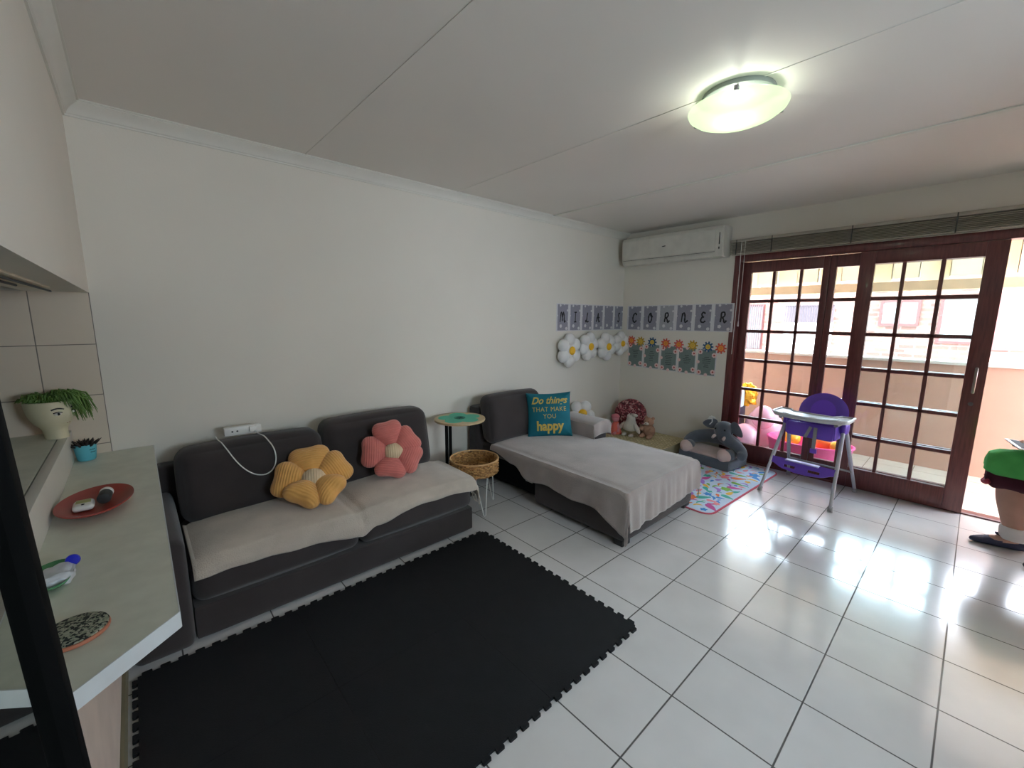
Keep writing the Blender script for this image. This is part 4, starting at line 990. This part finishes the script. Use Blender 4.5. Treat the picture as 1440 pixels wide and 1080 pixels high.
# ================================================================== HIGH CHAIR
hc_=thing('high_chair',(2.417,-.868,0),'purple and grey baby high chair standing before the glazed doors','high chair',rz=math.radians(-4.7))
def hb(f,name,m,**k):
    b=MB(); f(b); return b.build(name,m,hc_,local=True,**k)
for sx in (-1,1):
    for sy in (-1,1):
        top=(.03*sx,sy*.205,.60); ft=(sx*.315,sy*.255,.0)
        T,Fo=Vector(top),Vector(ft)
        o=hb(lambda b:b.tube([Fo+Vector((0,0,.012)),Fo+(T-Fo)*.45],.0125,12) and b.tube([Fo+(T-Fo)*.42,T],.015,12),'leg',SILV)
        f_=MB(); f_.tube([Fo,Fo+(T-Fo)*.06],[.019,.016],12); f_.b.transform(Matrix())
        ff=f_.build('foot_cap',GREYP,o,local=True)
for sy in (-1,1):
    hb(lambda b:b.soft(-.055,.055,sy*.205-.022,sy*.205+.022,.555,.645,.02,.002,6),'hinge_hub',PURPLE)
    hb(lambda b:b.tube([(-.20,sy*.195,.655),(-.08,sy*.205,.665),(.06,sy*.205,.66),(.15,sy*.19,.64)],[.014,.017,.019,.016],10),'armrest',GREYP)
def seat(b):
    b.soft(-.13,.14,-.165,.165,.50,.535,.016,.003,10)
    for sy in (-1,1): b.soft(-.12,.16,sy*.168-.012,sy*.168+.012,.51,.655,.011,.003,8)
    b.soft(-.135,-.105,-.165,.165,.505,.62,.014,.003,8)
hb(seat,'seat',PURPLE)
def back(b):
    out=[(-.175,0),(.175,0),(.18,.12)]+[(.18*math.cos(t),.155+.165*math.sin(t)) for t in [PI*k/20 for k in range(21)]]+[(-.18,.12)]
    M=frame((.135,0,.53),(-1,0,.22)); 
    b.inflate(out,.012,M,m=5,c=(0,.15),p=.5,back=1.6)
hb(back,'backrest',PURPLE)
def backpad(b):
    M=frame((.135,0,.53),(-1,0,.22))@Matrix.Translation((0,0,.004)); 
    b.inflate([(.125*math.cos(t),.16+.125*math.sin(t)) for t in [2*PI*k/28 for k in range(28)]],.012,M,m=4,p=.8,back=.3)
hb(backpad,'back_pad',mat('purple_pad',(122,76,214),.4,.4,.05))
def tray(b):
    out=[]
    for k in range(25):
        t=PI/2+PI*k/24; out.append((-.10+.135*math.cos(t)*(1),.265*math.sin(t)))
    out=[(.06,.262),(-.1,.265)]+out[1:-1]+[(-.1,-.265),(.06,-.262),(.05,-.18),(-.03,-.14),(-.03,.14),(.05,.18)]
    b.prism(out,.022,Matrix.Translation((-.06,0,.672)))
    bmesh.ops.bevel(b.b,geom=b.b.edges[:],offset=.005,segments=2,affect='EDGES')
    rim=[Vector((-.06+p[0],p[1],.697)) for p in out]
    b.tube(rim,.009,8,closed=True)
hb(tray,'tray',mat('pale_grey_plastic',(196,196,200),.35))
hb(lambda b:b.prism([(-.06+.10*math.cos(t)-.09,.20*math.sin(t)) for t in [2*PI*k/28 for k in range(28)]],.003,z=.6945),'tray_inlay',GREYP)
def foot(b):
    # panel with curved lower edge and two slots, lying between the front legs
    top=[(-.235,.045),(-.20,.04),(.20,.04),(.235,.045)]; bot=[(.235,-.01),(.20,-.02),(.15,-.045),(.10,-.06),(0,-.062),(-.10,-.06),(-.15,-.045),(-.20,-.02),(-.235,-.01)]
    M=frame((-.196,0,.26),(-.9,0,.35)); 
    us=[-.235,-.2,-.16,-.13,-.045,.045,.13,.16,.2,.235]
    def lo(u): u=abs(u); return interp(u,[(0,-.062),(.10,-.058),(.16,-.04),(.2,-.018),(.235,-.01)])
    for a,c in zip(us,us[1:]):
        slot=(a==-.13 or c==.13) and abs(a)>.04 and abs(c)>.04
        if (round(a,3),round(c,3)) in ((-.13,-.045),(.045,.13)):
            b.prism([(a,-.008),(c,-.008),(c,.042),(a,.042)],.014,M,z=-.007); b.prism([(a,lo(a)),(c,lo(c)),(c,-.030),(a,-.030)],.014,M,z=-.007)
        else: b.prism([(a,lo(a)),(c,lo(c)),(c,.042),(a,.042)],.014,M,z=-.007)
hb(foot,'footrest',PURPLE,smooth=False)
hb(lambda b:b.box(-.225,-.17,-.12,.12,.292,.303,.004),'foot_plate',mat('lilac_plate',(170,160,210),.4))
hb(lambda b:b.tube([(.21,-.24,.2),(.21,.24,.2)],.009,8),'rear_crossbar',GREYP)
hb(lambda b:b.box(-.148,-.143,-.062,-.036,.42,.60,.001) ,'harness_strap',GREYP)
hb(lambda b:b.box(-.15,-.145,-.01,.012,.50,.60,.001,M=Matrix.Rotation(.35,4,'X')@Matrix.Translation((0,.19,-.03))),'harness_strap',GREYP)
hb(lambda b:b.box(-.153,-.139,-.075,-.028,.385,.425,.004),'buckle',PURPLE)
# ================================================================== BALCONY
BZ=-.02
struct(MB().box(XW+.14,4.25,-4.2,1.7,-.15,BZ).build('balcony_floor',BALF,smooth=False))
struct(MB().box(4.12,4.25,-4.2,1.7,BZ,1.045).build('balcony_parapet',PEACH,smooth=False))
struct(MB().box(4.09,4.28,-4.2,1.7,1.045,1.075,.006).build('balcony_coping',TRIMW))
w=MB(); w.box(XW+.15,4.25,1.7,1.85,-.15,2.33); w.box(XW+.15,4.25,-4.35,-4.2,-.15,1.045)
struct(w.build('balcony_end_wall',PEACH,smooth=False))
struct(MB().box(XW+.15,4.62,-4.35,1.85,2.33,2.45).build('balcony_soffit',TRIMW,smooth=False))
struct(MB().box(4.44,4.50,-4.35,1.85,1.785,1.885,.004).build('balcony_beam',mat('tan_beam',(188,158,126),.7),smooth=False))
b=MB(); y=-4.35; k=0
while y<1.8:
    if k%2==0: b.box(4.52,4.535,y,y+.225,1.925,2.33)
    else: b.box(4.60,4.615,y-.0,y+.225,1.885,2.33); b.box(4.52,4.60,y-.006,y,1.925,2.33); b.box(4.52,4.60,y+.225,y+.231,1.925,2.33)
    y+=.225; k+=1
struct(b.build('balcony_valance',translucent_mat('cream_sheeting',(246,236,214),(250,234,206)),smooth=False))
tub=thing('toy_tub',(3.25,-.66,BZ),'bright pink plastic tub of toys on the balcony','tub')
b=MB(); 
prof=[(.26,0),(.30,.02),(.34,.24),(.352,.25),(.352,.262),(.335,.262),(.325,.24),(.285,.03),(.0,.03)]
b.lathe(prof,(0,0,0),40); b.b.transform(Matrix.Translation((3.27,-.66,BZ))@Matrix.Diagonal((.75,1.08,1,1))); b.build('tub_body',mat('hot_pink_plastic',(236,96,164),.4),tub)
balls=[('yellow toy ball at the left in the pink tub',(250,196,40),(3.2,-.52,.25),.085),('orange toy ball in the middle of the pink tub',(250,120,40),(3.2,-.80,.255),.075),('small yellow toy ball at the right in the pink tub',(250,200,50),(3.14,-.91,.26),.05),('pale peach toy ball at the back of the pink tub',(250,190,180),(3.35,-.78,.27),.08)]
for l_,cc,p,r in balls:
    b=MB(); b.ell(p,r); o=b.build('toy_ball',mat('ball_%d_%d'%(cc[0],cc[1]),cc,.4)); tag(o,l_,'ball','toy balls in the pink tub')
PB=mat('pink_balloon_rubber',(250,196,220),.25,.6,.02); 
for l_,p,r in (('pale pink balloon, the highest of three on the balcony',(3.30,-.215,.40),.115),('pale pink balloon resting low behind the left door stile',(3.15,-.09,.155),.15),('large pale pink balloon between the other two and the tub',(3.60,-.14,.215),.20)):
    root=thing('balloon',p,l_,'balloon',group='pink balloons on the balcony'); b=MB(); b.ell(p,(r,r,r*1.15)); b.build('skin_of_balloon',PB,root); b=MB(); b.cyl((p[0],p[1],p[2]-r*1.19),.012,.02,10,r2=.004); b.build('knot',PB,root)
cr=thing('storage_crate',(3.5,.22,BZ),'dark navy storage crate on the balcony behind the left door','crate')
b=MB(); b.box(3.34,3.64,.085,.46,BZ,.44,.01); b.build('crate_body',mat('navy_crate',(52,54,78),.5),cr); b=MB(); b.box(3.33,3.65,.075,.47,.44,.46,.006); b.build('lid',NAVY,cr)
bg=thing('party_bag',(3.4,.08,.46),'white and pale blue paper bag with dark print on the crate','bag')
b=MB(); b.soft(3.34,3.44,.04,.22,.462,.66,.01,.006,6,M=None); b.build('bag_body',mat('pale_blue_paper',(206,226,238),.6),bg)
t=text_mesh('76',.09,.2,.002); Mt=frame((3.334,.10,.56),(-1,0,0)); t.transform(Mt); b=MB(); b.b.free(); b.b=t; b.build('print',mat('blue_ink',(40,70,110),.6),bg,smooth=False)
gf=thing('gold_foil_balloon',(3.5,.04,.46),'crumpled gold foil balloon on the crate outside','balloon')
b=MB(); b.ell((3.50,.045,.60),(.07,.105,.135),n=44,m=26)
for v in b.b.verts:
    p=v.co.copy(); d=(p-Vector((3.50,.045,.60))).normalized(); v.co+=d*(noise.noise(p*17)*.05+abs(noise.noise(p*38))*.03); v.co.z=max(v.co.z,.463)
b.build('foil',mat('gold_foil',(250,190,50),.25,metal=.6,bump=.8,bscale=30),gf)
# ================================================================== BUILDING ACROSS
BX=9.; BR=brick_mat()
bd=thing('apartment_building',(BX,0,-3),'sunlit brick apartment building across the street','building')
b=MB(); b.box(BX,BX+.5,-9,8,-3,2.38); b.build('brick_wall',BR,bd,smooth=False)
b=MB(); b.box(BX-.06,BX+.56,-9,8,2.38,2.46,.01); b.build('wall_coping',mat('pale_coping',(120,110,100),.7),bd,smooth=False)
REDW=mat('red_window_frame',(84,36,32),.6); WG=mat('bright_curtain_glass',(122,122,118),.3); 
def bwin(y0,y1,z0,z1,bars=0,split=True):
    b=MB(); t=.045
    for a in ((y0,y1,z0,z0+t),(y0,y1,z1-t,z1),(y0,y0+t,z0+t,z1-t),(y1-t,y1,z0+t,z1-t)): b.box(BX-.05,BX+.02,*a)
    if split: m_=(y0+y1)/2; b.box(BX-.05,BX+.02,m_-.02,m_+.02,z0+t,z1-t)
    f=b.build('window_frame',REDW,bd,smooth=False)
    b=MB(); b.box(BX-.02,BX-.012,y0+t,y1-t,z0+t,z1-t); b.build('pane',WG,f,smooth=False)
    if bars:
        b=MB()
        for k in range(bars): y=y0+(y1-y0)*(k+.5)/bars; b.box(BX-.09,BX-.075,y-.012,y+.012,z0,z1)
        b.build('burglar_bars',mat('bar_paint',(50,24,22),.5),f,smooth=False)
bwin(-.93,-.36,1.36,1.84); bwin(-1.68,-1.18,1.06,1.88,split=False); bwin(-2.25,-1.86,.98,1.88); bwin(1.64,2.0,.75,1.80,bars=8,split=False); bwin(-3.4,-2.8,1.0,1.85)
b=MB(); b.box(BX-.06,BX+.01,.35,1.22,.55,1.40); b.build('balcony_front',WHITEP,bd,smooth=False)
b=MB(); b.box(BX-.02,BX-.01,.35,1.22,1.40,1.78); b.build('balcony_opening',mat('mauve_recess',(96,84,90),.7),bd,smooth=False)
b=MB()
for k in range(20): y=.36+.045*k; b.box(BX-.07,BX-.055,y-.008,y+.008,1.40,1.76)
b.box(BX-.07,BX-.055,.35,1.22,1.74,1.78); b.build('balcony_railing',mat('rail_paint',(50,34,36),.5),bd,smooth=False)
struct(MB().box(4.3,20,-14,14,-3.1,-3.0).build('ground',mat('street_paving',(190,180,168),.9),smooth=False))
# ================================================================== PERSON
pe=thing('person',(2.3,-2.4,0),'person sitting at the right edge in maroon skirt, green cloth, white socks, navy shoes','person')
V=[(2.20,-2.46,.56),(2.20,-2.47,.68),(2.20,-2.45,.90),(2.20,-2.44,1.04),(2.20,-2.42,1.12),(2.20,-2.40,1.20),(2.20,-2.39,1.28),
   (2.32,-2.38,.54),(2.305,-1.96,.525),(2.315,-1.975,.33),(2.335,-2.015,.12),(2.335,-2.03,.055),(2.30,-1.90,.035),
   (2.10,-2.40,.54),(2.08,-2.10,.53),(2.09,-2.19,.33),(2.11,-2.24,.12),(2.11,-2.25,.055),(2.09,-2.13,.035),
   (2.38,-2.45,1.02),(2.42,-2.38,.80),(2.36,-2.16,.72),(2.02,-2.45,1.02),(1.98,-2.38,.80),(2.06,-2.16,.72)]
Ed=[(0,1),(1,2),(2,3),(3,4),(4,5),(5,6),(0,7),(7,8),(8,9),(9,10),(10,11),(11,12),(0,13),(13,14),(14,15),(15,16),(16,17),(17,18),(3,19),(19,20),(20,21),(3,22),(22,23),(23,24)]
Rd=[.15,.14,.15,.10,.055,.085,.085,.105,.082,.078,.055,.045,.035,.105,.082,.078,.055,.045,.035,.06,.045,.03,.06,.045,.03]
skin('body',V,Ed,Rd,SKINM,pe)
b=MB(); b.ell((2.20,-2.42,1.27),(.10,.115,.125)); b.build('hair',INK,pe)
b=MB(); b.ell((2.20,-2.30,1.225),(.012,.018,.018)); b.build('nose',SKINM,pe)
def loft(b,secs,a0=0,a1=2*PI,n=28,closed=True):
    rings=[]
    for (c,rx,rz) in secs:
        rings.append([b.b.verts.new((c[0]+rx*math.cos(a0+(a1-a0)*k/n),c[1],c[2]+rz*math.sin(a0+(a1-a0)*k/n))) for k in range(n+(0 if closed else 1))])
    m=n if closed else n
    for A,B in zip(rings,rings[1:]):
        for k in range(m): b.b.faces.new((A[k],A[(k+1)%len(A)],B[(k+1)%len(B)],B[k]))
    return rings
b=MB(); loft(b,[((2.315,-1.845,.50),.03,.05),((2.315,-1.853,.505),.075,.085),((2.31,-1.885,.51),.105,.115),((2.305,-1.99,.515),.12,.122),((2.26,-2.2,.54),.17,.13),((2.21,-2.45,.56),.22,.16),((2.20,-2.58,.62),.19,.17)]); 
b.build('skirt',MAROON,pe,solid=.006)
b=MB(); b.tube([(2.305+.085*math.cos(t),-1.85+.008*math.sin(3*t),.455+.06*math.sin(t)*.5) for t in [PI+PI*k/14 for k in range(15)]],.014,8); b.build('skirt_hem',REDH,pe)
b=MB(); loft(b,[((2.315,-1.832,.53),.06,.05),((2.315,-1.845,.53),.10,.095),((2.31,-1.885,.525),.125,.125),((2.30,-1.99,.53),.14,.135),((2.25,-2.2,.55),.19,.145),((2.21,-2.35,.58),.22,.16)],math.radians(-8),math.radians(188),24,False)
b.build('green_cloth',GREENC,pe,solid=.006)
b=MB(); b.soft(2.01,2.39,-2.60,-2.33,.60,1.10,.09,.01,10); b.build('top',GREENC,pe)
for (ax,ay) in ((2.335,-2.018),(2.11,-2.243)):
    b=MB(); b.lathe([(.066,.07),(.070,.09),(.073,.135),(.070,.15),(.067,.155)],(ax,ay,0),24); b.build('sock',SOCK,pe)
    b=MB()
    secs=[((ax,ay-.065,.035),.02,.02),((ax,ay-.055,.04),.036,.038),((ax,ay,.045),.045,.048),((ax-.01,ay+.05,.04),.046,.042),((ax-.022,ay+.11,.03),.047,.030),((ax-.035,ay+.16,.024),.040,.022),((ax-.045,ay+.195,.018),.018,.012)]
    rings=loft(b,secs,n=20); b.b.faces.new(rings[0]); b.b.faces.new(rings[-1])
    for v in b.b.verts: v.co.z=max(v.co.z,.002)
    b.build('shoe',NAVY,pe,sub=1)
    b=MB(); b.tube([(ax-.03,ay+.055,.072),(ax-.015,ay+.075,.083),(ax,ay+.055,.086),(ax+.012,ay+.08,.08)],.006,6); b.build('shoe_bow',NAVY,pe)
# hand holding the tablet edge: palm + fingers
b=MB(); hx,hy,hz=2.36,-2.03,.70
b.soft(hx-.02,hx+.06,hy-.05,hy+.04,hz-.012,hz+.016,.012,.002,6); b.build('palm',SKINM,pe)
for k in range(4):
    b=MB(); x=hx-.015+.021*k; L=[.055,.066,.062,.048][k]; b.tube([(x,hy+.03,hz),(x,hy+.03+L*.5,hz+.004),(x-.003,hy+.03+L*.85,hz-.012),(x-.004,hy+.03+L*.9,hz-.03)],[.009,.0085,.008,.006],8); b.build('finger',SKINM,pe)
b=MB(); b.tube([(hx+.055,hy-.02,hz),(hx+.08,hy+.01,hz+.01),(hx+.08,hy+.04,hz+.018)],[.011,.010,.008],8); b.build('thumb',SKINM,pe)
tbm=thing('tablet',(2.3,-2.08,.69),'white-edged dark tablet held on the green cloth','tablet')
Mt=Matrix.Translation((2.30,-2.09,.690))@Matrix.Rotation(math.radians(6),4,'X')@Matrix.Rotation(math.radians(12),4,'Z')
b=MB(); b.box(-.125,.125,-.17,.17,-.004,.004,.003,M=Mt); b.build('case',WHITEP,tbm)
b=MB(); b.box(-.112,.112,-.155,.155,.0042,.0052,M=Mt); b.build('screen',BLACK,tbm,smooth=False)
cr2=thing('dining_chair',(2.2,-2.5,0),'wooden chair under the seated person at the right edge','chair')
b=MB(); b.box(1.98,2.42,-2.68,-2.28,.37,.40,.01); b.build('seat',LWOOD,cr2)
for x in (2.01,2.39):
    for y in (-2.65,-2.31): b=MB(); b.box(x-.018,x+.018,y-.018,y+.018,0,.37,.004); b.build('leg',LWOOD,cr2)
b=MB(); b.box(1.99,2.03,-2.71,-2.68,.37,.9,.005); b.box(2.37,2.41,-2.71,-2.68,.37,.9,.005); b.box(1.99,2.41,-2.71,-2.685,.72,.86,.005); b.build('backrest',LWOOD,cr2)
# ================================================================== LIGHT
def light(name,ty,loc,e,color,size=None,rot=None):
    l=bpy.data.lights.new(name,ty); l.energy=e; l.color=color; o=bpy.data.objects.new(name,l); col.objects.link(o); o.location=loc
    if rot: o.rotation_euler=rot
    if ty=='POINT': l.shadow_soft_size=size or .05
    if ty=='SUN': l.angle=math.radians(2)
    return o
light('lamp_bulb','POINT',(LX-.02,LY,ZC-.098),3.6,(.96,1.,.90),.03)
sun=light('sun','SUN',(0,0,10),6.,(1.,.95,.86)); sun.rotation_euler=Vector((-.62,.30,.74)).to_track_quat('Z','Y').to_euler()
wd=bpy.data.worlds.new('world'); bpy.context.scene.world=wd; wd.use_nodes=True; bgn=wd.node_tree.nodes['Background']; bgn.inputs[0].default_value=(.78,.87,1.,1); bgn.inputs[1].default_value=27
pt=bpy.data.lights.new('door_portal','AREA'); pt.shape='RECTANGLE'; pt.size=2.6; pt.size_y=2.05; pt.cycles.is_portal=True
po_=bpy.data.objects.new('door_portal',pt); col.objects.link(po_); po_.location=(XW+.2,-1.33,1.03); po_.rotation_euler=Vector((1,0,0)).to_track_quat('Z','Y').to_euler()
pt=bpy.data.lights.new('added_window_portal','AREA'); pt.shape='RECTANGLE'; pt.size=1.0; pt.size_y=.85; pt.cycles.is_portal=True  # sky sampling through the added rear window
po_=bpy.data.objects.new('added_window_portal',pt); col.objects.link(po_); po_.location=(-.4,YN-.2,1.575); po_.rotation_euler=Vector((0,-1,0)).to_track_quat('Z','Y').to_euler()
# ================================================================== CAMERA
yaw,pitch,roll=.836973856,-.158072395,.00624422512
f=Vector((math.cos(pitch)*math.cos(yaw),math.cos(pitch)*math.sin(yaw),math.sin(pitch))); r=Vector((math.sin(yaw),-math.cos(yaw),0)); u=r.cross(f)
c_,s_=math.cos(roll),math.sin(roll); R1=r*c_+u*s_; U1=-r*s_+u*c_
cm=bpy.data.cameras.new('camera'); cam=bpy.data.objects.new('camera',cm); col.objects.link(cam)
Mx=Matrix((R1,U1,-f)).transposed().to_4x4(); Mx.translation=Vector((-1.79712,-1.7083,1.47621)); cam.matrix_world=Mx
cm.sensor_width=36; cm.lens=588.5077/1440*36; cm.clip_start=.02
sc=bpy.context.scene; sc.camera=cam
sc.view_settings.view_transform='Standard'; sc.view_settings.look='None'; sc.view_settings.gamma=1; sc.view_settings.exposure=.22
sc.cycles.max_bounces=10; sc.cycles.diffuse_bounces=6; sc.cycles.glossy_bounces=5; sc.cycles.transparent_max_bounces=16; sc.cycles.sample_clamp_indirect=6
